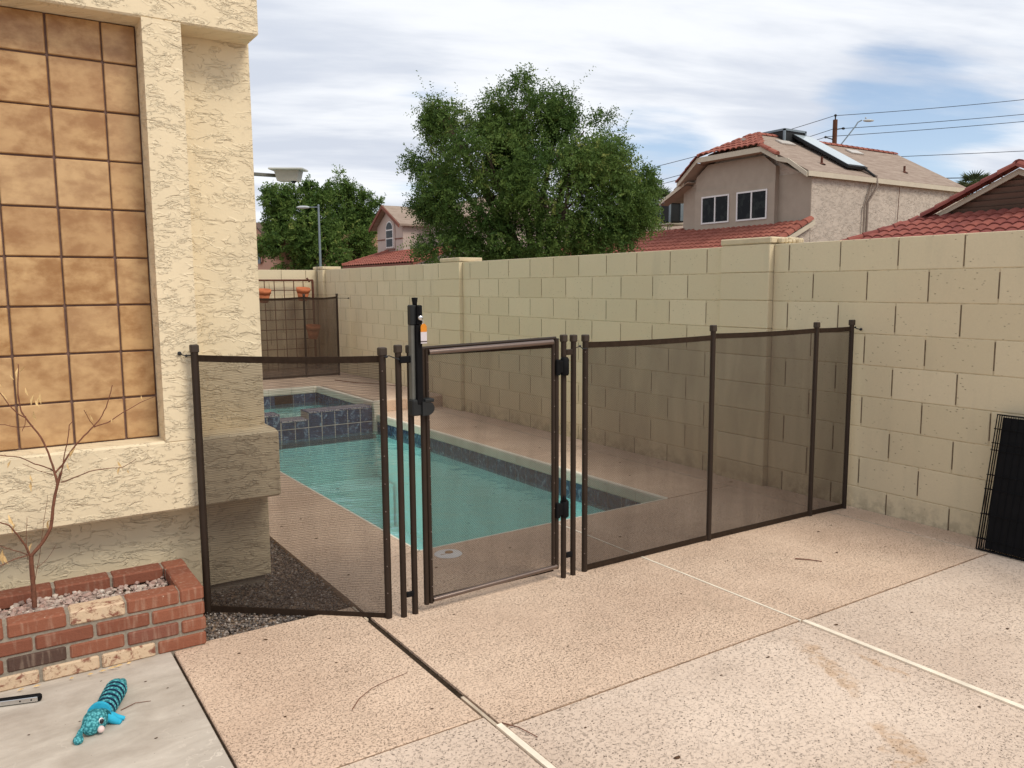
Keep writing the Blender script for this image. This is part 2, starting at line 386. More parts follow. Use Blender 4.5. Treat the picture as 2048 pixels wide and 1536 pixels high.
def stone_mat(name, cols):
    m, t = mat(name); tn = tint_of(t)
    cr = t.node('ShaderNodeValToRGB', {0: tn}); e = cr.color_ramp
    e.elements[0].color = (*cols[0], 1); e.elements[1].color = (*cols[-1], 1)
    for i, c in enumerate(cols[1:-1], 1):
        x = e.elements.new(i/(len(cols)-1)); x.color = (*c, 1)
    k = t.mix(t.mr(t.noise(t.pos, 120., 3), .4, .7, 0., .3), cr.outputs[0], tuple(c*.5 for c in cols[0]))
    fin_mat(t, k, .85, t.noise(t.pos, 300., 2), .001, 1., .2); return m
M['gravel'] = stone_mat('mixed_grey_gravel', [(.06, .05, .05), (.16, .14, .125), (.10, .085, .08), (.30, .255, .22), (.20, .14, .11), (.55, .50, .45)])
M['rock'] = stone_mat('pink_white_rock', [(.24, .17, .14), (.50, .36, .31), (.28, .21, .18), (.62, .53, .45), (.42, .27, .23), (.68, .61, .53)])

def pool_tile():
    m, t = mat('slate_blue_pool_tile'); tn = tint_of(t)
    off = t.math('MULTIPLY', tn, 31.)
    q = t.vec('ADD', t.pos, t.node('ShaderNodeCombineXYZ', {0: off, 1: off, 2: off}))
    n = t.noise(q, 16., 6, .62, 1.2)
    k = t.mix(t.mr(n, .3, .62), (.013, .020, .046), (.065, .10, .185))
    k = t.mix(t.mr(n, .55, .68, 0., .85), k, (.30, .42, .52))
    k = t.mix(t.mr(t.noise(q, 9., 2), .5, .8, 0., .5), k, (.06, .055, .075))
    fin_mat(t, k, .16, n, .0008, .5, .5); return m
M['ptile'] = pool_tile()
M['grout'] = simple('light_grout', (.50, .47, .42), .9, .15, 0, .12, 20.)
M['coping'] = simple('pale_coping', (.75, .69, .58), .7, .25, 0, .07, 5.)
def plaster():
    m, t = mat('aqua_plaster'); n = t.noise(t.pos, 1.8, 4, .6)
    k = t.mix(t.mr(n, .3, .7), (.50, .80, .775), (.57, .85, .83)); fin_mat(t, k, .7, None, spec=.2); return m
M['plaster'] = plaster()
def mosaic():
    m, t = mat('small_mosaic_trim')
    v = t.node('ShaderNodeTexVoronoi', {'Vector': t.scale(t.pos, (38., 60., 60.)), 'Scale': 1., 'Randomness': .35})
    k = t.mix(t.mr(v.outputs['Distance'], .50, .62), (.035, .040, .11), (.40, .38, .38)); fin_mat(t, k, .35, v.outputs['Distance'], .002, .6, .5); return m
M['mosaic'] = mosaic()
def water():
    m = bpy.data.materials.new('pool_water'); m.use_nodes = True; t = NT(m.node_tree); t.n.clear()
    pos = t.node('ShaderNodeNewGeometry').outputs['Position']
    bmp = t.node('ShaderNodeBump', {'Height': t.math('ADD', t.noise(pos, 3.2, 2, .5), t.math('MULTIPLY', t.noise(pos, 11., 2), .25)), 'Distance': .02, 'Strength': .85})
    fr = t.node('ShaderNodeFresnel', {'IOR': 1.33, 'Normal': bmp.outputs[0]})
    gl = t.node('ShaderNodeBsdfGlossy', {'Color': (1., 1., 1.), 'Roughness': .02, 'Normal': bmp.outputs[0]})
    tr = t.node('ShaderNodeBsdfTransparent', {'Color': (.83, .965, .96)})
    df = t.node('ShaderNodeBsdfDiffuse', {'Color': (.46, .77, .76)})
    a = t.node('ShaderNodeMixShader', {0: .12, 1: tr, 2: df})
    mx = t.node('ShaderNodeMixShader', {0: fr, 1: a, 2: gl})
    t.node('ShaderNodeOutputMaterial', {0: mx}); return m
M['water'] = water()
def mesh_fabric(name, alpha, c=(.078, .058, .046)):
    m = bpy.data.materials.new(name); m.use_nodes = True; t = NT(m.node_tree); t.n.clear()
    pos = t.node('ShaderNodeNewGeometry').outputs['Position']
    s = t.node('ShaderNodeSeparateXYZ', {0: pos})
    wob = t.math('MULTIPLY', t.noise(pos, 2.2, 2), .05)
    wv = t.math('MULTIPLY', t.math('SINE', t.math('MULTIPLY', t.math('ADD', t.math('ADD', s.outputs[0], s.outputs[1]), wob), 620.)), t.math('SINE', t.math('MULTIPLY', t.math('ADD', s.outputs[2], wob), 560.)))
    fac = t.math('ADD', t.math('ADD', 1-alpha, t.math('MULTIPLY', wv, .10)), t.mr(t.noise(t.scale(pos, (3., 3., .7)), 2.2, 3, .5, .5), .3, .7, -.05, .05), clamp=True)
    tr = t.node('ShaderNodeBsdfTransparent', {'Color': (1., 1., 1.)})
    df = t.node('ShaderNodeBsdfDiffuse', {'Color': c}); tl = t.node('ShaderNodeBsdfTranslucent', {'Color': c})
    dd = t.node('ShaderNodeMixShader', {0: .35, 1: df, 2: tl})
    mx = t.node('ShaderNodeMixShader', {0: fac, 1: tr, 2: dd})
    t.node('ShaderNodeOutputMaterial', {0: mx}); return m
M['net'] = mesh_fabric('brown_mesh_fabric', .43)
M['net_gate'] = mesh_fabric('brown_mesh_fabric_gate', .43)
M['net_dense'] = mesh_fabric('brown_mesh_fabric_dense', .33)
M['net_far'] = mesh_fabric('brown_mesh_fabric_far', .22, (.085, .06, .045))
M['pole'] = simple('dark_bronze_pole', (.030, .019, .013), .55, .25, 0, .15, 8.)
M['hem'] = simple('brown_webbing', (.034, .022, .015), .95, .1, 0, .2, 40.)
M['cap'] = simple('brown_plastic_cap', (.045, .032, .024), .6, .3, 0, .1, 20.)
M['tube'] = simple('bronze_tube', (.17, .125, .105), .28, .6, .55, .1, 8.)
M['black'] = simple('black_plastic', (.005, .005, .006), .7, .15, 0, .2, 20.)
M['charcoal'] = simple('charcoal_plastic', (.016, .018, .019), .6, .3, 0, .15, 20.)
M['greypl'] = simple('grey_plastic', (.13, .13, .115), .5, .4, 0, .1, 20.)
M['steel'] = simple('bright_steel', (.62, .62, .62), .25, .5, 1., .1, 20.)
M['orange'] = simple('orange_plastic', (.66, .24, .02), .4, .4, 0, .06, 20.)
M['white'] = simple('white_plastic', (.72, .70, .68), .5, .4, 0, .05, 20.)
M['rust'] = simple('rusty_steel', (.12, .045, .028), .8, .3, .2, .3, 20.)
M['terracotta'] = simple('terracotta', (.50, .165, .075), .85, .2, 0, .12, 14.)
def roof_tile(name, c1, c2):
    m, t = mat(name); tn = tint_of(t)
    k = t.mix(tn, c1, c2); k = t.mix(t.mr(t.noise(t.pos, 5., 4, .6), .5, .8, 0., .4), k, tuple(x*.55 for x in c1))
    fin_mat(t, k, .85, t.noise(t.pos, 40., 3), .004, .6, .2); return m
M['rtile'] = roof_tile('red_roof_tile', (.245, .080, .058), (.33, .118, .084))
M['rtile_old'] = roof_tile('weathered_red_roof_tile', (.21, .062, .052), (.30, .095, .072))
def shingle():
    m, t = mat('brown_shingle')
    s = t.node('ShaderNodeSeparateXYZ', {0: t.pos})
    q = t.node('ShaderNodeCombineXYZ', {0: t.math('MULTIPLY', s.outputs[0], 1.6), 1: t.math('MULTIPLY', s.outputs[2], 14.), 2: t.math('MULTIPLY', s.outputs[1], 1.6)})
    n = t.noise(q, 1., 4, .6); f = t.noise(t.pos, 9., 3)
    k = t.mix(t.mr(n, .35, .65), (.27, .205, .165), (.37, .295, .24)); k = t.mix(t.mr(f, .4, .7, 0., .3), k, (.25, .18, .14))
    fin_mat(t, k, .95, n, .02, .6, .1); return m
M['shingle'] = shingle()
M['trim'] = simple('cream_trim', (.56, .50, .39), .7, .25, 0, .05, 4.)
M['redtrim'] = simple('brown_red_trim', (.20, .075, .050), .7, .25, 0, .1, 4.)
M['pinkwall'] = simple('pale_pinkish_wall', (.50, .41, .36), .9, .15, 0, .05, 2.)
M['salmon'] = simple('salmon_wall', (.50, .29, .21), .9, .15, 0, .05, 2.)
def glass():
    m, t = mat('dark_window_glass'); k = t.mix(t.mr(t.noise(t.pos, 3., 4, .6), .5, .62, 0., 1.), (.008, .009, .010), (.022, .026, .024))
    fin_mat(t, k, .15, None, spec=.12); return m
M['glass'] = glass()
M['bluegrey'] = simple('galvanised_grey', (.20, .245, .275), .5, .4, .2, .08, 4.)
M['wood'] = simple('brown_timber_pole', (.115, .05, .03), .9, .15, 0, .25, 3.)
M['wire'] = simple('dark_cable', (.03, .032, .036), .7, .2)
M['solar'] = simple('collector_glass', (.45, .52, .55), .14, .6, 0, .05, 2.)
M['bark'] = simple('grey_brown_bark', (.10, .075, .055), .95, .1, 0, .3, 12., .02)
M['twig'] = simple('reddish_brown_bark', (.17, .070, .042), .75, .25, 0, .3, 60.)
M['dryleaf'] = simple('dry_tan_leaf', (.66, .46, .22), .8, .2, 0, .25, 60.)
M['deadleaf'] = simple('dark_dead_leaf', (.09, .05, .03), .9, .1, 0, .4, 90.)
def leaf(name, a, b, c):
    m = bpy.data.materials.new(name); m.use_nodes = True; t = NT(m.node_tree); t.n.clear()
    tn = tint_of(t); k = t.mix(tn, a, b); k = t.mix(t.mr(tn, .86, 1., 0., .7), k, c)
    df = t.node('ShaderNodeBsdfPrincipled', {'Base Color': k, 'Roughness': .6, 'Specular IOR Level': .2}); tl = t.node('ShaderNodeBsdfTranslucent', {'Color': k})
    t.node('ShaderNodeOutputMaterial', {0: t.node('ShaderNodeMixShader', {0: .38, 1: df, 2: tl})}); return m
M['leaf'] = leaf('mesquite_leaf', (.045, .095, .020), (.165, .250, .060), (.30, .32, .09))
M['leaf2'] = leaf('ash_leaf', (.050, .105, .022), (.185, .280, .065), (.32, .36, .10))
M['palm'] = leaf('palm_leaf', (.06, .085, .035), (.14, .17, .075), (.22, .22, .10))

# ------------------------------------------------------------ the setting
H = 1.769; XW = 4.817; ZR = .14
mb = MB()     # ground sheet with an opening for the pool and spa
def ring(mb, x0, y0, x1, y1, X0, Y0, X1, Y1, z, c=.5):
    for a, b in (((X0, Y0), (X1, y0)), ((X0, y1), (X1, Y1)), ((X0, y0), (x0, y1)), ((x1, y0), (X1, y1))):
        mb.add([(a[0], a[1], z), (b[0], a[1], z), (b[0], b[1], z), (a[0], b[1], z)], [(0, 1, 2, 3)], c)
ring(mb, 1.90, 3.95, 4.05, 10.9, -600, -600, 900, 900, -.06)
mb.build('ground', M['earth'], kind='structure')
mb = MB()
def slab(mb, x0, y0, x1, y1, z=0., t=.055, r=.004): mb.bbox((x0, y0, z-t), (x1, y1, z), r)
J = .006
# tan deck slabs (around the pool and up to the old pour)
mb = MB()
slab(mb, .584, 2.280, 1.368, 3.452)
def slabp(pts): mb.prism([(x, y, -.055) for x, y in pts], (0, 0, .055))
def xr(y): return 3.953+(y-4.035)*(-.0185)+.012
def xl(y): return 2.003-(y-4.003)*.00896-.012
def yn(x): return 4.003+(x-2.003)*.01641-.012
slabp([(1.396, 2.183), (2.955, 2.183), (2.955, yn(2.955)), (1.396, yn(1.396))])
slabp([(2.971, 2.178), (4.572, 2.178), (4.572, yn(4.2)), (2.971, yn(2.971))])
slabp([(xr(4.035), 4.034), (4.572, 4.034), (4.572, 5.758), (xr(5.758), 5.758)]); slabp([(xr(5.766), 5.766), (4.572, 5.766), (4.572, 8.86), (xr(8.86), 8.86)])
slab(mb, 4.594, 2.178, 4.815, 8.86)
slabp([(1.386, yn(1.386)+.004), (xl(4.0), yn(1.386)+.004), (xl(5.75), 5.75), (1.386, 5.75)]); slabp([(1.386, 5.756), (xl(5.756), 5.756), (xl(10.5), 10.5), (1.386, 10.5)])
mb.build('deck', M['deck'], kind='structure')
mb = MB()
slab(mb, .584, -2.6, 1.372, 2.272); slab(mb, 1.402, -2.6, 2.953, 2.176); slab(mb, 2.985, -2.6, 4.572, 2.170); slab(mb, 4.596, -2.6, 4.815, 2.170)
mb.build('patio', M['deck_pink'], kind='structure')
mb = MB(); slab(mb, -4.5, -2.6, .572, 3.432, .004)
mb.build('concrete_slab', M['slab'], kind='structure')
# expansion strips and dirt in the joints
mb = MB()
mb.box((1.376, -2.6, -.05), (1.398, 2.20, .004)); mb.box((2.956, -2.6, -.05), (2.981, 2.165, .005)); mb.box((2.957, 2.178, -.05), (2.968, 3.99, .002))
o = mb.build('expansion_strip', M['strip'], kind='structure')
mb = MB(); mb.box((1.376, 2.205, -.05), (1.388, 2.44, -.002)); mb.box((1.370, 3.28, -.05), (1.380, 3.45, -.001))
mb.box((4.573, -2.6, -.05), (4.579, 8.8, .001))
mb.build('weathered_strip', M['strip_old'], kind='structure')
mb = MB(); mb.box((.573, -2.6, -.05), (.583, 3.4, -.012)); mb.box((1.369, 2.44, -.08), (1.395, 3.45, -.010))
mb.box((2.9815, -2.6, -.05), (2.9845, 2.16, -.01)); mb.box((1.3985, -2.6, -.05), (1.4015, 2.17, -.01)); mb.box((4.5795, -2.6, -.05), (4.595, 8.8, -.012))
mb.build('joint_dirt', M['dirt_and_shade'], kind='structure')

mb = MB(); mb.box((.584, 2.267, -.05), (1.367, 2.279, -.003)); mb.box((1.40, 2.171, -.05), (2.955, 2.182, -.0025)); mb.box((2.985, 2.163, -.05), (4.573, 2.177, -.0025))
mb.build('cross_joint', M['crossj'], kind='structure')
# raised deck beyond the pool
mb = MB()
mb.bbox((3.93, 8.87, -.05), (4.815, 10.75, ZR), .012); mb.box((1.2, 10.752, -.05), (4.815, 13.1, ZR)); mb.box((1.2, 8.87, -.05), (1.95, 10.75, ZR))
mb.build('raised_deck', M['deck'], kind='structure')

# ---- pool
pool = empty('swimming_pool', (2.9, 6.4, 0), 'long rectangular swimming pool with aqua plaster and slate blue waterline tile', 'pool')
L0, L1 = (2.003, 4.003), (1.96, 8.8); R0_, R1_ = (3.953, 4.035), (3.865, 8.8)
ZB = -1.25
mb = MB()
cor = [L0, R0_, R1_, L1]
def wallq(mb, a, b, z0, z1, c=.5): mb.add([(a[0], a[1], z0), (b[0], b[1], z0), (b[0], b[1], z1), (a[0], a[1], z1)], [(0, 1, 2, 3)], c)
for i in range(4): wallq(mb, cor[i], cor[(i+1) % 4], ZB, -.24)
mb.add([(*c, ZB) for c in cor], [(0, 1, 2, 3)])
mb.box((2.0, 8.3, ZB+.001), (3.84, 8.79, -.75))
mb.build('basin', M['plaster'], pool)
def tile_run(mbt, mbg, a, b, nrm, z0, z1, w=.155, start=0.):
    a = Vector((*a, 0)); b = Vector((*b, 0)); d = (b-a); Ln = d.length; d.normalize(); n = Vector((*nrm, 0))
    g = .005; x = start
    p = [a, b]
    mbg.add([a+Vector((0, 0, z0)), b+Vector((0, 0, z0)), b+Vector((0, 0, z1)), a+Vector((0, 0, z1))], [(0, 1, 2, 3)])
    while x < Ln-.01:
        x1 = min(x+w, Ln)
        q = [a+d*(x+g/2)+n*.003, a+d*(x1-g/2)+n*.003]
        mbt.add([q[0]+Vector((0, 0, z0+g/2)), q[1]+Vector((0, 0, z0+g/2)), q[1]+Vector((0, 0, z1-g/2)), q[0]+Vector((0, 0, z1-g/2))], [(0, 1, 2, 3)], random.random())
        x = x1
tb, gb = MB(), MB()
tile_run(tb, gb, R0_, R1_, (-1, 0), -.24, -.088)
tile_run(tb, gb, L0, L1, (1, 0), -.24, -.088)
tile_run(tb, gb, L0, R0_, (0, 1), -.24, -.088)
tb.build('tile_band', M['ptile'], pool); gb.build('grout_band', M['grout'], pool)
# coping: bullnose strip along an edge
def coping(mb, a, b, inn, z, hgt=.088, wid=.014, over=.012, seg=.305):
    a = Vector((*a, z)); b = Vector((*b, z)); d = (b-a); Ln = d.length; d.normalize(); n = Vector((*inn, 0))
    prof = [(-wid, .0015), (-.0, .0015), (over*.7, -.006), (over, -.02), (over, -hgt+.012), (over*.6, -hgt), (-.01, -hgt)]
    x = 0
    while x < Ln-.01:
        x1 = min(x+seg, Ln)
        vs = []
        for xx in (x+.0015, x1-.0015):
            for (o_, zz) in prof: vs.append(a+d*xx+n*o_+Vector((0, 0, zz)))
        k = len(prof); mb.add(vs, [(i, i+1, k+i+1, k+i) for i in range(k-1)]+[list(range(k)), list(range(2*k-1, k-1, -1))], random.random())
        x = x1
mb = MB()
coping(mb, R0_, R1_, (-1, 0), 0); coping(mb, L0, L1, (1, 0), 0); coping(mb, L0, R0_, (0, 1), 0)
mb.build('coping', M['coping'], pool)
mb = MB(); mb.add([(*c, -.205) for c in cor], [(0, 1, 2, 3)]); mb.build('pool_water', M['water'], kind='structure')
# ---- spa
spa = empty('raised_spa', (3.0, 9.7, 0), 'raised tiled spa with a lowered spillway at the far end of the pool', 'spa')
SX0, SX1, SY0, SY1 = 1.95, 3.835, 8.80, 10.67
tb, gb, mo = MB(), MB(), MB()
DAM = .26
# front face tiles: two rows right of the spillway, one-and-a-half in it
def face_tiles(x0, x1, ztop, y=SY0):
    gb.box((x0, y, -.30), (x1, y+DAM, ztop-.012))
    for zz0, zz1 in ((-.24, -.090), (-.081, ztop-.018)):
        k0 = round((2.740-x0)/.1555)*0
        x = 2.740+.1555*math.floor((x0-2.740)/.1555+1e-6)
        while x < x1-.01:
            a, b = max(x, x0)+.0045, min(x+.1555, x1)-.0045
            if b-a > .02: tb.add([(a, y-.003, zz0), (b, y-.003, zz0), (b, y-.003, zz1), (a, y-.003, zz1)], [(0, 1, 2, 3)], random.random())
            x += .1555
    mo.bbox((x0, y-.006, ztop-.022), (x1, y+DAM, ztop), .006)
face_tiles(3.051, 3.868, .092); face_tiles(2.735, 3.049, .012); face_tiles(SX0, 2.733, .092)
for (xx) in (3.0505, 2.734): pass
# inside faces
tile_run(tb, gb, (SX0, SY1), (SX1, SY1), (0, -1), -.12, .055)
tile_run(tb, gb, (SX1, SY1), (SX1, SY0+DAM), (-1, 0), -.12, .055)
tile_run(tb, gb, (SX0, SY0), (SX0, SY1), (1, 0), -.12, .055)
tb.build('tile', M['ptile'], spa); gb.build('grout', M['grout'], spa); mo.build('mosaic_cap', M['mosaic'], spa)
mb = MB()
coping(mb, (SX0, SY1), (SX1, SY1), (0, -1), ZR+.004, .088, .03); coping(mb, (SX1, SY1), (SX1, SY0-.05), (-1, 0), ZR+.004, .088, .03)
mb.box((SX1-.004, SY0-.05, -.24), (SX1+.12, 8.868, ZR+.002))
mb.build('coping', M['coping'], spa)
mb = MB()
for a, b in (((SX0, SY1), (SX1, SY1)), ((SX1, SY1), (SX1, SY0+DAM)), ((SX0, SY0+DAM), (SX0, SY1)), ((SX0, SY0+DAM), (SX1, SY0+DAM))): wallq(mb, a, b, -.8, -.12)
mb.add([(SX0, SY0, -.8), (SX1, SY0, -.8), (SX1, SY1, -.8), (SX0, SY1, -.8)], [(0, 1, 2, 3)])
mb.build('basin', M['plaster'], spa)
mb = MB(); mb.bbox((3.25, SY1-.012, -.065), (3.49, SY1+.01, .045), .003); sk = mb.build('skimmer_mouth', M['hem'], spa, label='dark brown opening in the far spa wall')
mb = MB(); mb.add([(SX0, SY0+DAM-.002, -.070), (SX1, SY0+DAM-.002, -.070), (SX1, SY1, -.070), (SX0, SY1, -.070)], [(0, 1, 2, 3)])
mb.build('spa_water', M['water'], kind='structure')

# ---- block walls
def block_wall(name, y0, y1, label, axis='y', fixed=XW, side=-1, phase0=0., H0=H, cover=()):
    """hollow block wall; visible face at fixed coordinate, looking to -x or -y"""
    root = empty(name, ((fixed, (y0+y1)/2, 0) if axis == 'y' else ((y0+y1)/2, fixed, 0)), label, 'wall')
    bm_, jm, dm = MB(), MB(), MB(); TH = .15
    def bx(m, a0, a1, d0, d1, z0, z1, c=.5, r=None):
        A, B = ((fixed+d0, a0, z0), (fixed+d1, a1, z1)) if axis == 'y' else ((a0, fixed+d0, z0), (a1, fixed+d1, z1))
        (m.bbox(A, B, r, c) if r else m.box(A, B, c))
    bx(jm, y0, y1, .0035, TH, -.1, H0-.004)
    for row in range(9):
        z1 = H0-.2032*row; z0 = z1-.2032
        ph = phase0+(.2032 if row % 2 else 0.)
        k = math.floor((y0-ph)/.4064)
        while ph+k*.4064 < y1:
            a0 = max(ph+k*.4064, y0); a1 = min(ph+(k+1)*.4064, y1)
            if a1-a0 > .015:
                jl = .0028+random.random()*.002; jr = .0028+random.random()*.002
                g = random.random()*.0012
                bx(bm_, a0+jl, a1-jr, random.random()*.0012, TH+.001, z0+.0022, z1-.0022 if row else z1, random.random(), .0032)
                if a0 > y0+.01: bx(dm, a0-(.0036 if fixed == XW and y0 < 3 else .0022), a0+(.0036 if fixed == XW and y0 < 3 else .0022), .0022, .03, z0+.012+random.random()*.02, z1-.008-random.random()*.015)
            k += 1
    bm_.build('block', M['block'], root); jm.build('mortar', M['joint'], root); dm.build('head_joint', M['joint_dark'], root)
    return root
right_wall = block_wall('block_wall', -3.0, 3.878, 'cream painted block wall on the right beside the folded wire crate', phase0=3.341)
def pilaster(y0, y1, label, broken=False):
    root = empty('wall_pilaster', (XW, (y0+y1)/2, 0), label, 'pilaster', 'pilasters along the cream block wall')
    m, j = MB(), MB()
    j.box((XW-.040, y0+.006, -.1), (XW+.25, y1-.006, H+.004))
    for row in range(9):
        z1 = H+.004-.2032*row; z0 = z1-.2032
        if row % 2 == 0: m.bbox((XW-.047, y0, z0+.002), (XW+.255, y1, z1-.002), .004, random.random())
        else:
            m.bbox((XW-.047, y0, z0+.002), (XW+.255, y1, z1-.002), .004, random.random())
    m.build('block', M['block'], root); j.build('mortar', M['joint'], root)
    m = MB(); m.bbox((XW-.050, y0-.012, H+.006), (XW+.27, y1+.006, H+.053), .008)
    m.build('cap', M['capstone'], root)
    if broken:
        m = MB(); rr = random.Random(3)
        for i in range(7): m.bbox((XW+.02+.03*i, y0-.05-rr.random()*.04, H+.004), (XW+.05+.03*i, y0-.008, H+.03+rr.random()*.03), .01)
        m.build('broken_mortar', M['capstone'], root, label='crumbling mortar at the end of the cap')
    return root
pilaster(3.88, 4.335, 'nearest cream block pilaster with a broken cap beside the brown mesh fence', True)
mid_wall = block_wall('block_wall', 4.337, 8.348, 'cream painted block wall between the nearest and the middle pilaster behind the pool', phase0=4.52)
pilaster(8.35, 8.81, 'middle cream block pilaster below the big tree')
far_wall = block_wall('block_wall', 8.812, 12.818, 'cream painted block wall beyond the middle pilaster beside the raised deck', phase0=8.95)
pilaster(12.82, 13.25, 'farthest cream block pilaster in the corner beside the trellis')
back_wall = block_wall('block_wall', -3.0, 4.765, 'cream block wall across the far end behind the trellis', axis='x', fixed=13.10, phase0=4.18, H0=H)
mb = MB(); mb.tube([(4.735, 12.97, ZR), (4.73, 12.97, .9), (4.742, 12.975, 1.60), (4.735, 12.97, 1.84), (4.80, 13.05, 1.86)], .0045, 6)
mb.build('corner_cable', M['wire'], label='thin dark cable running down the far wall corner beside the trellis', cat='cable')

# ---- own house (left)
hs = empty('house', (0, 4.4, 0), 'cream stucco house corner with a recessed panel of brown glazed tile', 'house')
Y0, Y1 = 3.85, 4.03; HX = -5.0
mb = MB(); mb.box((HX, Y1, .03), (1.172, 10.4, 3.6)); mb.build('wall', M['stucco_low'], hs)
mb = MB()
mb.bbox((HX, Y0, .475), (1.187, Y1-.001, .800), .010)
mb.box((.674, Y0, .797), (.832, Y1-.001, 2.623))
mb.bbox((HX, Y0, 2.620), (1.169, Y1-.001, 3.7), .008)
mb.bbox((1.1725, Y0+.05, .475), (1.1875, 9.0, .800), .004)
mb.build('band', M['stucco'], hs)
mb = MB(); mb.box((HX, Y1+.02, -.1), (1.145, 10.3, .03)); mb.build('foundation', M['mortar'], hs)
mb = MB(); mb.box((HX+.5, 4.004, .80), (.674, Y1-.002, 2.62)); mb.build('tile_grout', M['grout_dark'], hs)
mb = MB()
XT, PT, ZT, PZ = .535, .2085, .9935, .2081   # joints of the tile panel
cols_x = [(XT, .672)]+[(XT-PT*(k+1), XT-PT*k) for k in range(12)]
for (xa, xb) in cols_x:
    z = .803
    zs = [.803, .880]+[.880+.2035*k for k in range(1, 10)]
    zs = [.803]+[ZT+PZ*k for k in range(8)]+[2.62]
    for za, zb in zip(zs[:-1], zs[1:]):
        j = lambda: (random.random()-.5)*.002
        mb.bbox((xa+.0042+j(), 3.993+j()*.6, za+.0042+j()), (xb-.0042+j(), 4.02, zb-.0042+j()), .0035, random.random())
mb.build('tile_panel', M['gtile'], hs)

# ---- brick planter
pl = empty('brick_planter', (.2, 3.6, 0), 'low red brick planter box against the stucco wall filled with pink rock', 'planter')
PX0, PX1, PYF, PYB = -1.6, .712, 3.412, 3.838
RH = .0655; BL = .2025; TW = .092
bk, mo = MB(), MB()
mo.box((PX0, PYF+.008, -.05), (PX1-.008, PYF+TW-.008, RH*4-.012)); mo.box((PX0, PYB-TW+.012, -.05), (PX1-.008, PYB, RH*4-.012)); mo.box((PX1-TW, PYF+TW-.01, -.05), (PX1-.008, PYB-TW+.014, RH*4-.012))
def brk(x0, x1, y0, y1, z0, z1, tone): 
    jj = lambda: (random.random()-.5)*.004
    bk.bbox((x0+jj(), y0+jj(), z0+jj()*.4), (x1+jj(), y1+jj(), z1+jj()*.5), .006, tone)
rnd = random.Random(11)
pal = [.1, .1, .3, .3, .3, .55, .1, .3]
for row in range(4):
    z0 = RH*(3-row)+.004; z1 = z0+RH-.011
    xr = PX1 if row else PX1-.098
    off = [0, 0, BL*.5, 0][row] if row else 0
    first = True; x = xr; i = 0
    widths = {0: [], 1: [BL], 2: [.095], 3: [BL*.93]}[row]
    while x > PX0:
        wd = widths[i] if i < len(widths) else BL-.010
        tone = rnd.choice(pal)
        if (row, i) in ((0, 1), (3, 1), (3, 2), (3, 3)): tone = .95
        if (row, i) in ((2, 3), (3, 4)): tone = .75
        if (row, i) == (2, 1): tone = .55
        brk(max(x-wd, PX0), x, PYF, PYF+TW, z0, z1, tone); x -= wd+.011; i += 1
    x = PX1-.098 if row == 0 else PX1; i = 0
    while x > PX0 and row < 3:
        brk(max(x-BL, PX0), x, PYB-TW, PYB, z0, z1, rnd.choice((.1, .3, .1))); x -= BL+.012
    if row:
        y = PYF+TW+.008
        while y < PYB-TW-.02: y2 = min(y+BL, PYB-TW-.006); brk(PX1-TW, PX1, y, y2, z0, z1, rnd.choice((.1, .3))); y = y2+.01
z0 = RH*3+.004
for (ya, yb, tn_) in ((PYF, PYF+.20, .3), (PYF+.206, PYF+.315, .1), (PYF+.321, PYB, .3)): brk(PX1-.093, PX1, ya, yb, z0, z0+RH-.010, tn_)
bk.build('brickwork', M['brick'], pl); mo.build('mortar', M['mortar'], pl)

# stones: distorted icosahedra, one object per kind of cover
t_g = (1+5**.5)/2
ICO = np.array([(-1,t_g,0),(1,t_g,0),(-1,-t_g,0),(1,-t_g,0),(0,-1,t_g),(0,1,t_g),(0,-1,-t_g),(0,1,-t_g),(t_g,0,-1),(t_g,0,1),(-t_g,0,-1),(-t_g,0,1)], float); ICO /= np.linalg.norm(ICO[0])
ICF = np.array([(0,11,5),(0,5,1),(0,1,7),(0,7,10),(0,10,11),(1,5,9),(5,11,4),(11,10,2),(10,7,6),(7,1,8),(3,9,4),(3,4,2),(3,2,6),(3,6,8),(3,8,9),(4,9,5),(2,4,11),(6,2,10),(8,6,7),(9,8,1)])
def stones(name, pts, sizes, mat_, **kw):
    n = len(pts); A = rng.normal(size=(n, 3, 3)); Q, _ = np.linalg.qr(A)
    sc3 = sizes[:, None]*rng.uniform(.6, 1.15, (n, 3)); sc3[:, 2] *= .75
    base = ICO[None]*rng.uniform(.8, 1.2, (n, 12, 1))
    V = np.einsum('nij,nvj->nvi', Q, base)*sc3[:, None, :]+pts[:, None, :]
    F = (ICF[None]+12*np.arange(n)[:, None, None]).reshape(-1, 3)
    return np_mesh(name, V.reshape(-1, 3), F, mat_, np.repeat(rng.random(n), 20), False, **kw)
mb = MB(); mb.add([(.60, 3.40, -.035), (1.373, 3.40, -.035), (1.384, 10.4, -.035), (.60, 10.4, -.035)], [(0, 1, 2, 3)]); mb.build('gravel_bed', M['earth'], kind='structure')
pts = []; 
n = 11500; p = np.stack([rng.uniform(.70, 1.385, n), rng.uniform(3.455, 5.6, n), rng.uniform(-.032, -.008, n)], 1)
keep = ~((p[:, 0] < 1.14) & (p[:, 1] > 4.1)) & ~((p[:, 0] < .71) & (p[:, 1] < 3.85))
stones('gravel', p[keep], rng.uniform(.0040, .0088, keep.sum()), M['gravel'], kind='stuff', label='loose dark mixed gravel between the house and the deck', cat='gravel')
mb = MB(); mb.add([(PX0, PYF+.06, .165), (PX1-.07, PYF+.06, .20), (PX1-.07, PYB-.06, .20), (PX0, PYB-.06, .165)], [(0, 1, 2, 3)]); mb.build('planter_soil', M['dirt_and_shade'], pl)
n = 3000; x = rng.uniform(-.9, PX1-.10, n); y = rng.uniform(PYF+.10, PYB-.09, n)
z = .17+.028*(x+1)/1.6+rng.uniform(-.004, .022, n)+.010*np.sin(x*9)
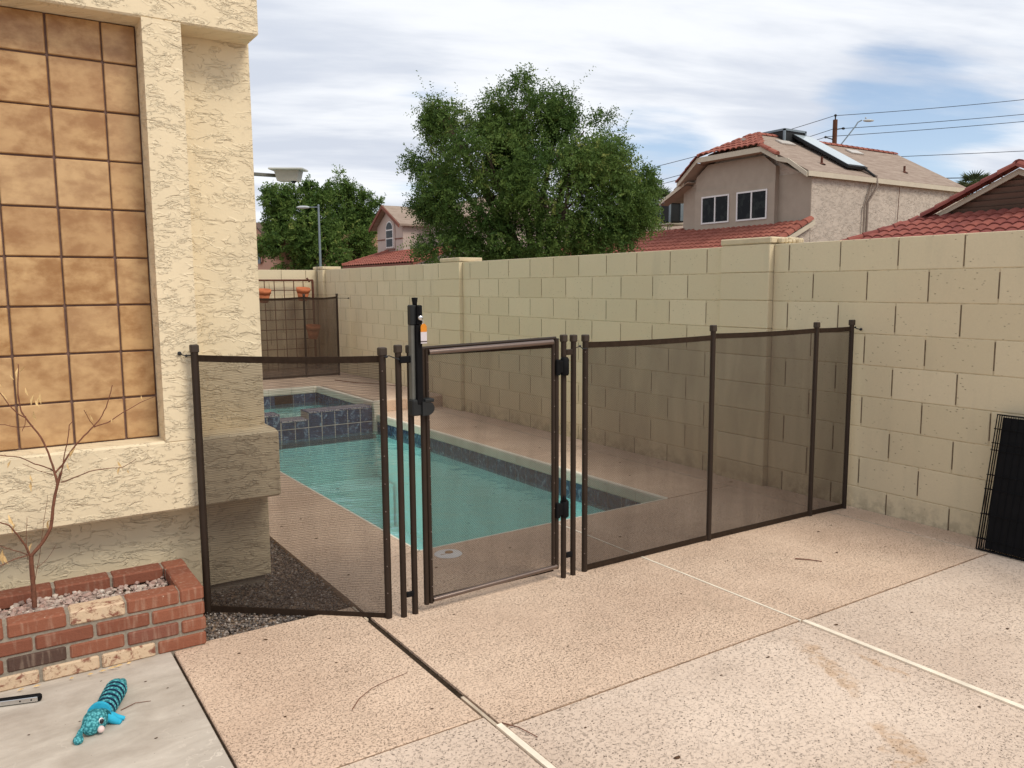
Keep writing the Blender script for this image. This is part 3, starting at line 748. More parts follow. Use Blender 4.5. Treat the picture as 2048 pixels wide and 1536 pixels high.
stones('planter_rock', np.stack([x, y, z], 1), rng.uniform(.0060, .0175, n), M['rock'], kind='stuff', label='pink and white crushed rock filling the brick planter', cat='rock')

# ------------------------------------------------------------ fence
def ptube(name, pts, r, m, parent, n=12, **kw): b = MB(); b.tube(pts, r, n); return b.build(name, m, parent, **kw)
def post(parent, x, y, z0=0., z1=1.245, r=.0150, lean=0.):
    o = ptube('post', [(x, y, z0), (x, y, z1-.03)], r, M['pole'], parent)
    b = MB(); b.bbox((x-r-.0015, y-r-.0015, z1-.036), (x+r+.0015, y+r+.0015, z1), .004); b.build('post_cap', M['cap'], o)
    return o
def panel(parent, p0, p1, z0, z1, m, sag=.012, hem=.029, r=.012, rivets=True):
    p0 = Vector((*p0, 0)); p1 = Vector((*p1, 0)); N = 14; d = (p1-p0).normalized(); nrm = Vector((-d.y, d.x, 0))
    V = []; nz = 8
    for i in range(N+1):
        f = i/N; s_ = sag*4*f*(1-f)
        for k in range(nz+1):
            g = k/nz; p = p0.lerp(p1, f)+nrm*(.004*math.sin(f*3.1)*math.sin(g*3.1)); V.append((p.x, p.y, (z0+hem*.6)*(1-g)+(z1-hem*.6-s_)*g))
    b = MB(); b.add(V, [(i*(nz+1)+k, (i+1)*(nz+1)+k, (i+1)*(nz+1)+k+1, i*(nz+1)+k+1) for i in range(N) for k in range(nz)], smooth=True)
    net = b.build('mesh_panel', m, parent)
    for nm, top in (('top_hem', 1), ('bottom_hem', 0)):
        b = MB()
        for i in range(N):
            q = []
            for j in (i, i+1):
                f = j/N; s_ = sag*4*f*(1-f) if top else sag*.25*math.sin(f*9); p = p0.lerp(p1, f)
                zt = z1-s_ if top else z0+hem*.9; zb = zt-hem
                q.append((p, zt, zb))
            for sd_ in (-1, 1):
                o_ = nrm*.0035*sd_
                vs = [q[0][0]+o_+Vector((0, 0, q[0][2])), q[1][0]+o_+Vector((0, 0, q[1][2])), q[1][0]+o_+Vector((0, 0, q[1][1])), q[0][0]+o_+Vector((0, 0, q[0][1]))]
                b.add(vs, [(0, 1, 2, 3)])
            vs = [q[0][0]-nrm*.0035+Vector((0, 0, q[0][1])), q[1][0]-nrm*.0035+Vector((0, 0, q[1][1])), q[1][0]+nrm*.0035+Vector((0, 0, q[1][1])), q[0][0]+nrm*.0035+Vector((0, 0, q[0][1]))]
            b.add(vs, [(0, 1, 2, 3)])
        b.build(nm, M['hem'], net)
def rivet_row(parent, x, y, z0, z1, r=.0150, side=(0, -1), n=9):
    for k in range(n):
        b = MB(); z = z0+(z1-z0)*k/(n-1); b.ball((x+side[0]*r, y+side[1]*r, z), .0032, 8, 5); b.build('rivet', M['tube'], parent)
f1 = empty('fence_section', (1.12, 3.5, 0), 'short brown mesh fence section hooked to the house wall over the gravel', 'fence section', 'brown mesh pool fence sections')
post(f1, .806, 3.800, -.02, 1.232, .0165); post(f1, 1.461, 3.238, 0, 1.222, .0160)
panel(f1, (.806, 3.800), (1.461, 3.238), -.006, 1.186, M['net'], .007); rivet_row(f1, 1.461, 3.238, .12, 1.12, .0155, (-.5, -.85))
b = MB(); b.tube([(.795, 3.80, 1.185), (.772, 3.82, 1.182), (.752, 3.852, 1.19)], .003, 6); b.ball((.752, 3.846, 1.192), .009); b.ball((.775, 3.82, 1.182), .006); b.build('hook', M['wire'], f1)
f2 = empty('fence_section', (3.65, 3.2, 0), 'long brown mesh fence section of four posts between the gate and the block wall', 'fence section', 'brown mesh pool fence sections')
FX = [(2.563, 3.212, 1.237), (3.485, 3.210, 1.256), (4.398, 3.195, 1.246), (4.736, 3.178, 1.252)]
for x, y, z in FX: post(f2, x, y, 0, z, .0150)
for a, b_ in zip(FX[:-1], FX[1:]): panel(f2, a[:2], b_[:2], .006, min(a[2], b_[2])-.038, M['net_dense'], .005 if b_[0]-a[0] > .5 else .002)
rivet_row(f2, FX[0][0], FX[0][1], .1, 1.15, .0150, (-.6, -.8)); 
b = MB(); b.tube([(4.75, 3.178, 1.205), (4.785, 3.17, 1.192), (4.815, 3.165, 1.188)], .003, 6); b.ball((4.812, 3.163, 1.188), .009); b.ball((4.765, 3.172, 1.203), .006); b.build('hook', M['wire'], f2)
b = MB(); b.tube([(2.485, 3.196, 1.172), (2.51, 3.19, 1.182), (2.53, 3.19, 1.168), (2.563, 3.196, 1.168)], .0025, 6); b.ball((2.512, 3.19, 1.182), .006); b.build('hook_link', M['wire'], f2)
f3 = empty('fence_section', (4.1, 11.8, ZR), 'distant brown mesh fence section standing on the raised deck before the trellis', 'fence section', 'brown mesh pool fence sections')
for x in (2.2, 3.15, 4.10, 4.615): post(f3, x, 11.83, ZR, ZR+1.25, .0150)
for a, b_ in ((2.2, 3.15), (3.15, 4.10), (4.10, 4.615)): panel(f3, (a, 11.83), (b_, 11.83), ZR+.01, ZR+1.21, M['net_far'], .02)
b = MB(); b.tube([(4.62, 11.83, 1.32), (4.72, 11.83, 1.318), (4.815, 11.83, 1.315)], .004, 6); b.ball((4.80, 11.83, 1.316), .012); b.build('hook', M['wire'], f3)

def bracket(parent, x0, x1, y, z, h=.024, m='black'): b = MB(); b.bbox((x0, y-.008, z-h/2), (x1, y+.008, z+h/2), .003); return b.build('bracket', M[m], parent)
lp = empty('latch_post', (1.55, 3.21, 0), 'pair of bronze posts on the latch side of the pool gate', 'fence post')
post(lp, 1.523, 3.21, 0, 1.232, .0142); post(lp, 1.582, 3.215, 0, 1.228, .0142)
bracket(lp, 1.535, 1.572, 3.208, .100); bracket(lp, 1.520, 1.590, 3.190, 1.168, .030)
b = MB(); b.tube([(1.463, 3.22, 1.182), (1.478, 3.205, 1.187), (1.497, 3.195, 1.178), (1.523, 3.192, 1.168)], .0025, 6); b.ball((1.47, 3.213, 1.183), .006); b.ball((1.518, 3.193, 1.170), .005); b.build('hook_link', M['wire'], lp)
lt = empty('gate_latch', (1.59, 3.18, .95), 'tall black magnetic gate latch with a pull knob and silver lock', 'latch')
b = MB(); b.bbox((1.568, 3.168, 1.315), (1.600, 3.205, 1.404), .005); b.build('lock_box', M['charcoal'], lt)
b = MB(); b.bbox((1.592, 3.150, 1.318), (1.616, 3.198, 1.403), .004); b.bbox((1.598, 3.1475, 1.362), (1.611, 3.151, 1.396), .002); b.build('lock_face', M['black'], lt)
b = MB(); b.lathe((1.594, 3.18, 1.402), [(0, 0), (.010, 0), (.0105, .008), (.0135, .030), (.0130, .033), (0, .034)], 18); b.build('pull_knob', M['black'], lt)
b = MB(); b.bbox((1.570, 3.170, .985), (1.588, 3.206, 1.317), .003); b.build('outer_channel', M['greypl'], lt)
b = MB(); b.bbox((1.586, 3.152, .970), (1.614, 3.204, 1.317), .003); b.build('striker_channel', M['black'], lt)
b = MB(); b.bbox((1.562, 3.155, .920), (1.622, 3.206, .992), .006)
prof = [(.618, .922)]
vs = []
for k in range(9):
    a = R(-90+180*k/8); vs.append((1.630+.034*math.cos(a)*1.0, 3.145, .951+.031*math.sin(a)))
vs = [(1.605, 3.145, .920)]+vs+[(1.605, 3.145, .982)]
b.prism(vs, (0, .062, 0)); b.bbox((1.618, 3.142, .978), (1.662, 3.206, .993), .003); b.build('latch_body', M['charcoal'], lt)
b = MB(); b.lathe((1.603, 3.149, 1.348), [(0, -.002), (.0115, -.002), (.0115, .006), (.008, .010), (0, .010)], 18, M=Matrix.Rotation(R(90), 3, 'X')); b.tube([(1.603, 3.139, 1.340), (1.612, 3.138, 1.335), (1.613, 3.138, 1.325), (1.606, 3.138, 1.322)], .0016, 6); b.build('lock', M['steel'], lt)
tg = empty('latch_tag', (1.612, 3.137, 1.32), 'small orange and white tag hanging from the gate latch lock', 'tag')
b = MB()
vs = [(1.5985, 3.135, 1.288)]+[(1.6125+.0145*math.cos(R(a)), 3.135, 1.306+.018*math.sin(R(a))) for a in range(180, -1, -20)]+[(1.6270, 3.135, 1.288)]
b.prism(vs[::-1], (0, .0015, 0)); b.build('tag_top', M['orange'], tg)
def tagmat():
    m, t = mat('printed_tag'); s = t.node('ShaderNodeSeparateXYZ', {0: t.pos}); zz = t.math('SUBTRACT', s.outputs[2], 1.238)
    ln = t.mr(t.math('SINE', t.math('MULTIPLY', zz, 1400.)), .1, .5, 0., .45)
    k = t.mix(ln, (.66, .61, .63), (.40, .36, .40)); k = t.mix(t.math('MULTIPLY', t.mr(zz, .0045, .0055, 0., 1.), t.mr(zz, .0105, .0115, 1., 0.)), k, (.09, .07, .07))
    fin_mat(t, k, .5); return m
b = MB(); b.box((1.5980, 3.1355, 1.238), (1.6275, 3.137, 1.2885)); b.build('tag_card', tagmat(), tg)
gt = empty('pool_gate', (2.0, 3.2, 0), 'brown mesh pool gate in a round bronze tube frame with black hinges', 'gate')
GX0, GX1, GZ0, GZ1 = 1.634, 2.372, .045, 1.212; GY = 3.2
def gz(x): return (x-GX0)/(GX1-GX0)*.016
b = MB(); b.tube([(GX0, GY, GZ0-.008), (GX0, GY, GZ1)], .0125, 12); b.tube([(GX0+.022, GY-.004, GZ0-.006), (GX0+.019, GY-.004, GZ1-.03), (GX0+.019, GY-.004, GZ1-.005)], .0100, 12); b.build('stile', M['pole'], gt)
b = MB(); b.tube([(GX1, GY, GZ0+.012), (GX1, GY, GZ1+.014)], .0125, 12); b.tube([(GX1-.022, GY-.004, GZ0+.02), (GX1-.022, GY-.004, GZ1-.005)], .0100, 12); b.build('stile', M['pole'], gt)
b = MB(); b.tube([(GX0+.028, GY-.012, GZ1-.018), (GX1-.03, GY-.012, GZ1-.002)], .0125, 14); b.build('top_tube', M['tube'], gt)
b = MB(); b.tube([(GX0, GY+.006, GZ1-.001), (GX1, GY+.006, GZ1+.015)], .0085, 12); b.build('top_rail', M['pole'], gt)
b = MB(); b.tube([(GX0+.03, GY-.008, GZ0+.010), (GX1-.005, GY-.008, GZ0+.026)], .0115, 14); b.build('bottom_tube', M['tube'], gt)
panel(gt, (GX0+.02, GY), (GX1-.02, GY), GZ0+.005, GZ1-.012, M['net_gate'], .0, .02)
rivet_row(gt, GX0+.020, GY-.004, .12, 1.15, .0100, (.3, -1)); rivet_row(gt, GX1-.022, GY-.004, .12, 1.15, .0100, (0, -1))
for z, extra in ((1.087, 0), (.366, 1)):
    b = MB(); b.bbox((2.356, 3.172, z-.042), (2.380, 3.202, z+.036), .004)
    b.lathe((2.414, 3.188, z-.045), [(0, 0), (.018, 0), (.0225, .006), (.0225, .080), (.016, .090), (0, .090)], 16)
    b.bbox((2.378, 3.176, z-.03), (2.40, 3.196, z+.03), .003)
    if extra: b.lathe((2.408, 3.180, z+.04), [(0, 0), (.012, 0), (.009, .022), (.003, .030), (0, .030)], 12)
    b.build('hinge', M['black'], gt)
hp = empty('hinge_post', (2.45, 3.2, 0), 'pair of bronze posts on the hinge side of the pool gate', 'fence post')
post(hp, 2.417, 3.2, -.0, 1.243, .0142); post(hp, 2.482, 3.205, 0, 1.240, .0142)
bracket(hp, 2.43, 2.47, 3.2, .115, .028); bracket(hp, 2.43, 2.47, 3.2, 1.155, .028, 'pole')

# ---- folded wire crate leaning against the wall
cr = empty('folded_crate', (4.65, 1.6, 0), 'folded black wire dog crate with its tray leaning against the block wall', 'crate')
cy0, cy1 = 2.245, 1.25; ch = .76
def crate_pt(y, h, d): 
    # leaning plane: foot at x 4.59, head at x 4.735
    th = math.atan2(.145, ch); return Vector((4.588+math.sin(th)*h+d*math.cos(th), y, math.cos(th)*h+.006-d*math.sin(th)))
b = MB()
for d in (0, .028, .052):
    b.tube([crate_pt(cy0, .0, d), crate_pt(cy0, ch, d), crate_pt(cy1, ch, d), crate_pt(cy1, 0, d), crate_pt(cy0, 0, d)], .0042, 8)
    for k in range(1, 27): 
        y = cy0+(cy1-cy0)*k/27; b.tube([crate_pt(y, 0, d), crate_pt(y, ch, d)], .0018, 5)
for h_ in (.06, .20, .34, .42, .56, .60, .68):
    for d in (0, .028, .052): b.tube([crate_pt(cy0, h_, d), crate_pt(cy1, h_, d)], .0026, 6)
    b.tube([crate_pt(cy0+.004, h_, -.004), crate_pt(cy0+.004, h_, .056)], .0030, 6)
b.tube([crate_pt(cy0-.03, .0, .014), crate_pt(cy0-.03, ch-.01, .014)], .0028, 6)
b.tube([crate_pt(cy0-.055, .0, .040), crate_pt(cy0-.055, ch-.01, .040)], .0028, 6)
b.build('wire_frame', M['black'], cr)
b = MB()
A = [crate_pt(cy0-.040, .012, .006), crate_pt(cy1, .012, .006), crate_pt(cy1, ch-.012, .006), crate_pt(cy0-.028, ch-.012, .006)]
nn = (crate_pt(0, 0, 1)-crate_pt(0, 0, 0))*.03; b.prism(A, nn); b.build('tray', M['black'], cr)

# ---- trellis and pots
tr = empty('wire_trellis', (3.9, 12.95, ZR), 'rusty square-grid wire trellis leaning on the far block wall', 'trellis')
b = MB(); TY = 12.96
b.tube([(4.652, TY-.03, ZR), (4.652, TY+.02, 1.60)], .020, 8); b.tube([(3.0, TY+.02, 1.60), (4.60, TY+.02, 1.60), (4.66, TY+.02, 1.60)], .016, 8); b.tube([(3.0, TY-.03, ZR), (3.0, TY+.02, 1.60)], .020, 8)
b.tube([(4.56, TY+.02, 1.64), (4.60, TY+.01, 1.57)], .014, 6); b.build('frame', M['rust'], tr)
b = MB()
for k in range(1, 11): b.tube([(4.652-.158*k, TY-.03, ZR), (4.652-.158*k, TY+.02, 1.60)], .0065, 6)
for k in range(1, 10): b.tube([(3.0, TY, 1.60-.158*k), (4.652, TY, 1.60-.158*k)], .0065, 6)
b.build('wire_grid', M['rust'], tr)
def pot(x, y, z0, h, r, label, tilt=0):
    root = empty('terracotta_pot', (x, y, z0), label, 'plant pot', 'terracotta pots hung on the trellis')
    Mx = Matrix.Rotation(R(tilt), 3, 'X')
    b = MB(); b.lathe((x, y, z0), [(0, 0), (r*.62, 0), (r*.90, h*.70), (r*.80, h*.70), (r*.55, .02), (0, .02)], 24, M=Mx); b.build('body', M['terracotta'], root)
    b = MB(); b.lathe((x, y, z0), [(r*.86, h*.69), (r*.98, h*.69), (r*1.04, h), (r*.92, h), (r*.84, h*.71)], 24, M=Mx); b.build('rim', M['terracotta'], root)
    return root
pot(4.43, 12.83, 1.275, .205, .108, 'terracotta pot on the right of the trellis above the mesh fence', 10)
pot(3.80, 12.83, 1.255, .205, .108, 'terracotta pot half hidden by the house corner', 10)
pot(4.575, 12.83, .660, .215, .115, 'lower terracotta pot seen through the distant mesh fence', 10)

# ---- house mounted light (arm and square head)
sl = empty('security_light', (1.17, 7.6, 2.43), 'grey box floodlight on a long arm reaching out beside the house corner', 'floodlight')
b = MB(); b.bbox((1.17, 7.075, 2.428), (2.28, 7.105, 2.456), .004); b.build('arm', M['greypl'], sl)
Mz = Matrix.Translation((2.35, 7.05, 2.45)) @ Matrix.Rotation(R(-30), 4, 'Z') @ Matrix.Rotation(R(3), 4, 'X')
b = MB(); b.add([Mz @ Vector(p) for p in ((-.085,-.085,-.055),(.085,-.085,-.055),(.085,.085,-.055),(-.085,.085,-.055),(-.105,-.10,.035),(.105,-.10,.035),(.105,.10,.035),(-.105,.10,.035))], [(3,2,1,0),(4,5,6,7),(0,1,5,4),(1,2,6,5),(2,3,7,6),(3,0,4,7)]); b.build('housing', simple('light_grey_housing', (.42, .42, .40), .5, .4), sl)
b = MB(); b.bbox((-.145, -.13, .036), (.145, .13, .052), .004, M=Mz); b.build('solar_top', simple('pale_lid', (.55, .57, .56), .4, .4), sl)
b = MB(); b.ball(Mz @ Vector((.05, -.05, -.058)), (.022, .022, .016)); b.build('sensor', M['black'], sl)

# ------------------------------------------------------------ things on the paving
def knit(name, c1, c2, sc_=120.):
    m, t = mat(name); v = t.node('ShaderNodeTexVoronoi', {'Vector': t.pos, 'Scale': sc_})
    k = t.mix(t.mr(v.outputs['Distance'], .25, .65), c1, c2); fin_mat(t, k, .95, t.math('SUBTRACT', 1., v.outputs['Distance']), .003, 1., .1); return m
K1 = knit('teal_knit', (.13, .46, .50), (.03, .17, .20)); K2 = knit('navy_knit', (.02, .045, .10), (.01, .02, .05)); KB = simple('bright_blue_plush', (.04, .42, .62), .95, .1, 0, .1, 60.)
toy = empty('plush_toy', (.28, 3.02, 0), 'striped teal knitted dog toy lying on the grey concrete slab', 'dog toy')
ax = [(.262, 2.948), (.278, 2.992), (.296, 3.036), (.315, 3.082), (.333, 3.128), (.349, 3.172), (.362, 3.212)]
def axp(t): 
    i = min(int(t*(len(ax)-1)), len(ax)-2); f = t*(len(ax)-1)-i; return Vector((ax[i][0]*(1-f)+ax[i+1][0]*f, ax[i][1]*(1-f)+ax[i+1][1]*f, 0))
b, b2 = MB(), MB(); pts = []; rs = []
NB = 11
for k in range(NB*6+1):
    t = k/(NB*6); r = .030+.006*math.sin(t*math.pi*.9) if t < .66 else .033-(t-.66)/.34*.018
    rr = r*(1+.07*math.cos(2*math.pi*k/6)) if t < .78 else r
    p = axp(t); pts.append((p.x, p.y, .004+r)); rs.append(rr)
b.tube(pts, rs, 18); b.ball(pts[-1], .0150, 12, 8)
b.build('body', K1, toy)
for k in range(1, 9):
    t = (k-.5)/NB; p = axp(t); q = axp(t+.012); r = .030+.006*math.sin(t*math.pi*.9) if t < .66 else .033-(t-.66)/.34*.018
    d = (axp(t+.03)-axp(t-.0 if t < .03 else t-.03)).normalized(); b2.tube([p-d*.0042+Vector((0, 0, .004+r)), p+d*.0042+Vector((0, 0, .004+r))], r*1.0+.0008, 18)
b2.build('stripes', K2, toy)
b = MB(); b.ball((.240, 2.925, .040), (.040, .037, .038)); b.ball((.226, 2.908, .032), (.032, .030, .028)); b.build('head', K1, toy)
b = MB(); b.tube([(.262, 2.972, .046), (.256, 2.956, .045)], [.036, .039], 20); b.build('collar', KB, toy)
b = MB(); b.tube([(.205, 2.905, .038), (.192, 2.894, .030), (.186, 2.884, .018)], [.007, .008, .011], 12); b.ball((.183, 2.872, .015), (.016, .019, .014)); b.build('ear', K1, toy)
b = MB(); b.tube([(.282, 2.952, .030), (.300, 2.938, .016), (.318, 2.926, .008)], [.020, .013, .008], 12); b.tube([(.284, 2.962, .030), (.310, 2.952, .018), (.332, 2.944, .010)], [.016, .010, .007], 12); b.build('fin', KB, toy)
b = MB(); b.ball((.252, 2.886, .024), (.0115, .0115, .0115)); b.build('nose', simple('pale_pink_ball', (.75, .58, .55), .6, .3), toy)
b = MB(); b.ball((.2535, 2.898, .047), (.0105, .0095, .0120)); e1 = b.build('eye', simple('eye_white', (.8, .8, .8), .3, .5), toy)
b = MB(); b.ball((.2560, 2.8925, .0475), (.0075, .0060, .0090)); b.build('pupil', simple('eye_black', (.008, .006, .01), .15, .6), e1)
bar = empty('metal_bar', (0, 3.28, .004), 'flat silver metal bar with black rounded end lying at the slab edge', 'metal bar')
Mb = Matrix.Translation((.103, 3.262, .004)) @ Matrix.Rotation(R(163), 4, 'Z')
b = MB(); b.bbox((0, -.012, .0), (.75, .012, .026), .006, M=Mb); b.build('edging', M['black'], bar)
b = MB(); b.bbox((.010, .0118, .004), (.75, .0150, .022), .0015, M=Mb); b.build('face_plate', M['steel'], bar)
for x in (.030, .066): b = MB(); b.ball(Mb @ Vector((x, .015, .013)), .0030, 8, 6); b.build('screw', M['black'], bar)
# skimmer lid
lid = empty('skimmer_lid', (2.109, 3.857, 0), 'round white skimmer lid with a tan centre set in the deck behind the gate', 'skimmer lid')
b = MB(); b.lathe((2.109, 3.857, .001), [(0, .004), (.066, .004), (.070, .0015), (.074, .003), (.078, .0)], 36); b.build('cover', M['white'], lid)
b = MB(); b.lathe((2.120, 3.868, .0052), [(0, .003), (.022, .003), (.024, 0)], 20); b.bbox((2.060, 3.850, .005), (2.095, 3.856, .0065), .0008); b.build('centre', simple('tan_plastic', (.42, .26, .15), .7, .2), lid)

# twigs, pebbles and dry leaves
def twig(pts, r, label):
    b = MB(); b.tube(pts, [r*(1-.5*i/len(pts)) for i in range(len(pts))], 6); return b.build('twig', M['twig'], label=label, cat='twig')
twig([(1.012, 2.572, .003), (1.06, 2.625, .005), (1.13, 2.67, .006), (1.20, 2.690, .006), (1.294, 2.709, .004)], .0016, 'long thin curved twig on the tan deck left of the dark joint')
twig([(3.62, 2.71, .004), (3.66, 2.66, .006), (3.70, 2.60, .004)], .0035, 'short dark stick on the tan deck before the right fence section')
twig([(4.30, 11.2, ZR+.004), (4.42, 10.7, ZR+.006), (4.60, 10.4, ZR+.004), (4.74, 10.0, ZR+.003)], .008, 'long dark stick on the raised deck beside the far wall')
twig([(.33, 3.02, .006), (.38, 3.04, .009), (.43, 3.03, .006)], .0015, 'tiny twig on the grey slab beside the dog toy')
twig([(1.40, 2.20, .004), (1.43, 2.14, .006), (1.45, 2.06, .004)], .0022, 'frayed brown root along the cream strip at the joint crossing')
def bit(x, y, z, s, m, name, label, grp):
    b = MB(); n = 6; a0 = random.random()*6
    vs = [Vector((x, y, z+s*.30))]
    for k in range(n):
        a = a0+2*math.pi*k/n; r = s*(.55+.5*random.random()); vs.append(Vector((x+r*math.cos(a)*1.2, y+r*math.sin(a)*.8, z+.001+s*.12*random.random())))
    b.add(vs, [(0, 1+k, 1+(k+1) % n) for k in range(n)]+[tuple(range(n, 0, -1))])
    return b.build(name, m, label=label, cat='debris', group=grp)
for x, y, s, w_ in ((0.4, 2.76, 0.006, 'dark crumb on the grey slab below right of the dog toy'), (0.5, 3.1, 0.005, 'dark crumb on the grey slab between the dog toy and the slab edge'), (0.14, 2.6, 0.004, 'dark crumb on the grey slab near the bottom left corner'), (0.3, 3.3, 0.005, 'dark crumb on the grey slab above the dog toy tail by the planter'), (0.44, 3.2, 0.006, 'dark crumb on the grey slab between the toy tail and the slab corner'), (0.2, 3.02, 0.004, 'dark crumb on the grey slab left of the dog toy stripes'), (0.05, 3.02, 0.005, 'dark crumb on the grey slab at the left edge below the metal bar'), (0.52, 2.93, 0.004, 'dark crumb on the grey slab closest to the right slab edge')):
    bit(x, y, .004, s, M['deadleaf'], 'debris_bit', w_, 'dark crumbs on the grey slab')
for x, y, s, w_ in ((.93, 3.32, .012, 'largest dead leaf on the tan deck at the gravel edge'), (.80, 3.25, .008, 'dead leaf on the tan deck just right of the planter corner'), (1.16, 3.18, .006, 'tiny dead leaf before the short fence section'), (1.10, 2.95, .006, 'tiny dead leaf between the short fence and the curved twig'), (.80, 2.66, .007, 'dark crumb left of the long curved twig'), (.76, 2.45, .006, 'dark crumb below left of the long curved twig'), (1.72, 3.10, .007, 'small dead leaf just below the left corner of the gate'), (1.25, 2.42, .007, 'dark crumb beside the lower end of the dark joint'), (2.2, 2.9, .006, 'tiny dead leaf in front of the middle of the gate'), (2.75, 2.7, .007, 'tiny dead leaf left of the thin white joint in front of the hinge posts'), (1.95, 2.55, .006, 'tiny dead leaf in the middle of the tan slab before the gate'), (3.9, 2.65, .010, 'dead leaf right of the short dark stick'), (4.15, 2.95, .011, 'dead leaf before the third post of the long fence'), (4.32, 2.98, .008, 'dead leaf nearest the last post of the long fence'), (3.3, 2.9, .008, 'dead leaf before the long fence left of its second post')):
    bit(x, y, 0, s, M['deadleaf'], 'dead_leaf', w_, 'dead leaves on the tan deck')
for x, y, s, w_ in ((1.75, 1.72, .014, 'largest dark leaf on the pink patio near the bottom edge'), (1.62, 2.02, .007, 'small dark leaf right of the cream strip crossing'), (2.55, 2.02, .010, 'dark leaf on the pink patio left of the upper brown stain'), (2.28, 2.02, .007, 'small dark leaf on the pink patio below the cross joint'), (2.85, 1.35, .008, 'dark leaf between the lower stain and the cream strip'), (3.45, 1.95, .008, 'dark leaf on the right pink slab near the cross joint'), (3.62, 1.62, .013, 'largest dark leaf on the right pink slab'), (3.05, 2.06, .010, 'dark leaf touching the cream strip at the joint crossing'), (1.55, 1.45, .009, 'dark leaf on the pink patio at the bottom edge')):
    bit(x, y, 0, s, M['deadleaf'], 'dead_leaf', w_, 'dead leaves on the pink patio')
for x, y, s, w_ in ((1.52, 3.86, 0.01, 'dead leaf behind the paired latch posts at the gate'), (1.6, 4.55, 0.013, 'dead leaf behind the short mesh fence near the gravel edge'), (1.66, 5.0, 0.012, 'dead leaf behind the short mesh fence, farther of the pair by the pool edge'), (1.5, 4.9, 0.011, 'dead leaf behind the short mesh fence, farther of the pair by the gravel'), (2.45, 3.75, 0.01, 'dead leaf behind the gate right of the round lid'), (1.95, 3.7, 0.01, 'dead leaf behind the gate left of the round lid'), (3.1, 3.55, 0.012, 'dead leaf behind the long fence beside the thin joint'), (4.25, 6.0, 0.014, 'dead leaf on the deck between pool and wall seen through the gate middle'), (4.35, 7.3, 0.016, 'dead leaf on the deck between pool and wall nearest the raised step'), (4.45, 5.1, 0.014, 'dead leaf on the deck between pool and wall right of the hinge posts'), (4.2, 4.7, 0.012, 'dead leaf just beyond the near right pool corner'), (4.68, 4.1, 0.016, 'dead leaf at the foot of the nearest pilaster'), (4.7, 4.9, 0.015, 'dead leaf at the wall foot just beyond the nearest pilaster')):
    bit(x, y, 0, s, M['deadleaf'], 'dead_leaf', w_, 'dead leaves around the pool')
for x, y, s, w_ in ((3.1, 5.3, 0.02, 'in the middle of the gate view'), (3.35, 5.0, 0.016, 'right of the middle of the gate view'), (3.5, 5.2, 0.024, 'beside the upper half of the lower hinge'), (2.85, 4.9, 0.018, 'left of the gate centre toward the near edge'), (3.62, 4.65, 0.022, 'nearest the lower gate hinge'), (3.42, 4.5, 0.02, 'just left of the lower gate hinge'), (2.55, 8.2, 0.03, 'close before the spa wall on the left'), (2.5, 7.2, 0.026, 'seen through the short fence below the spa'), (2.45, 6.4, 0.024, 'near the left pool edge behind the short fence'), (2.75, 7.9, 0.02, 'before the spa wall by the fence end post'), (2.15, 4.9, 0.018, 'between the latch posts near the near left corner'), (2.2, 4.5, 0.02, 'nearest the near left pool corner'), (3.65, 5.6, 0.018, 'close to the right pool edge tiles'), (3.0, 6.2, 0.016, 'farther back in the upper gate view')):
    b = MB(); a = random.random()*3; d = Vector((math.cos(a), math.sin(a), 0)); p = Vector((x, y, -.2035)); n_ = Vector((-d.y, d.x, 0))
    b.add([p-d*s, p+n_*s*.22+Vector((0, 0, .003)), p+d*s, p-n_*s*.22], [(0, 3, 2, 1)]); b.build('floating_leaf', M['deadleaf'], label='narrow brown leaf floating on the pool '+w_, cat='leaf', group='leaves floating on the pool')
def dryleaf(b, p, d, L, wd, m=None):
    d = Vector(d).normalized(); s_ = d.orthogonal().normalized(); q = Vector(p); n_ = d.cross(s_)
    b.add([q, q+d*L*.5+s_*wd+n_*wd*.5, q+d*L, q+d*L*.5-s_*wd+n_*wd*.5, q+d*L*.5], [(0, 1, 4), (1, 2, 4), (2, 3, 4), (3, 0, 4)])
for x, y, L, w_ in ((0.3, 3.375, 0.035, 'above the dog toy tail'), (0.33, 3.38, 0.05, 'below the middle pale bottom brick, longest one'), (0.36, 3.385, 0.03, 'right of the longest dry leaf'), (0.26, 3.37, 0.025, 'left of the leaf above the toy tail'), (0.08, 3.378, 0.03, 'above the metal bar'), (0.03, 3.375, 0.025, 'at the left picture edge above the metal bar'), (0.4, 3.384, 0.02, 'rightmost of the dry leaves by the bricks'), (0.2, 3.374, 0.02, 'midway between the metal bar and the toy tail')):
    b = MB(); dryleaf(b, (x, y, .012), (random.uniform(.5, 1), random.uniform(-.5, .1), .15), L, .004)
    b.build('dry_leaf', M['dryleaf'], label='tan dry leaf at the planter foot '+w_, cat='leaf', group='dry leaves at the planter foot')

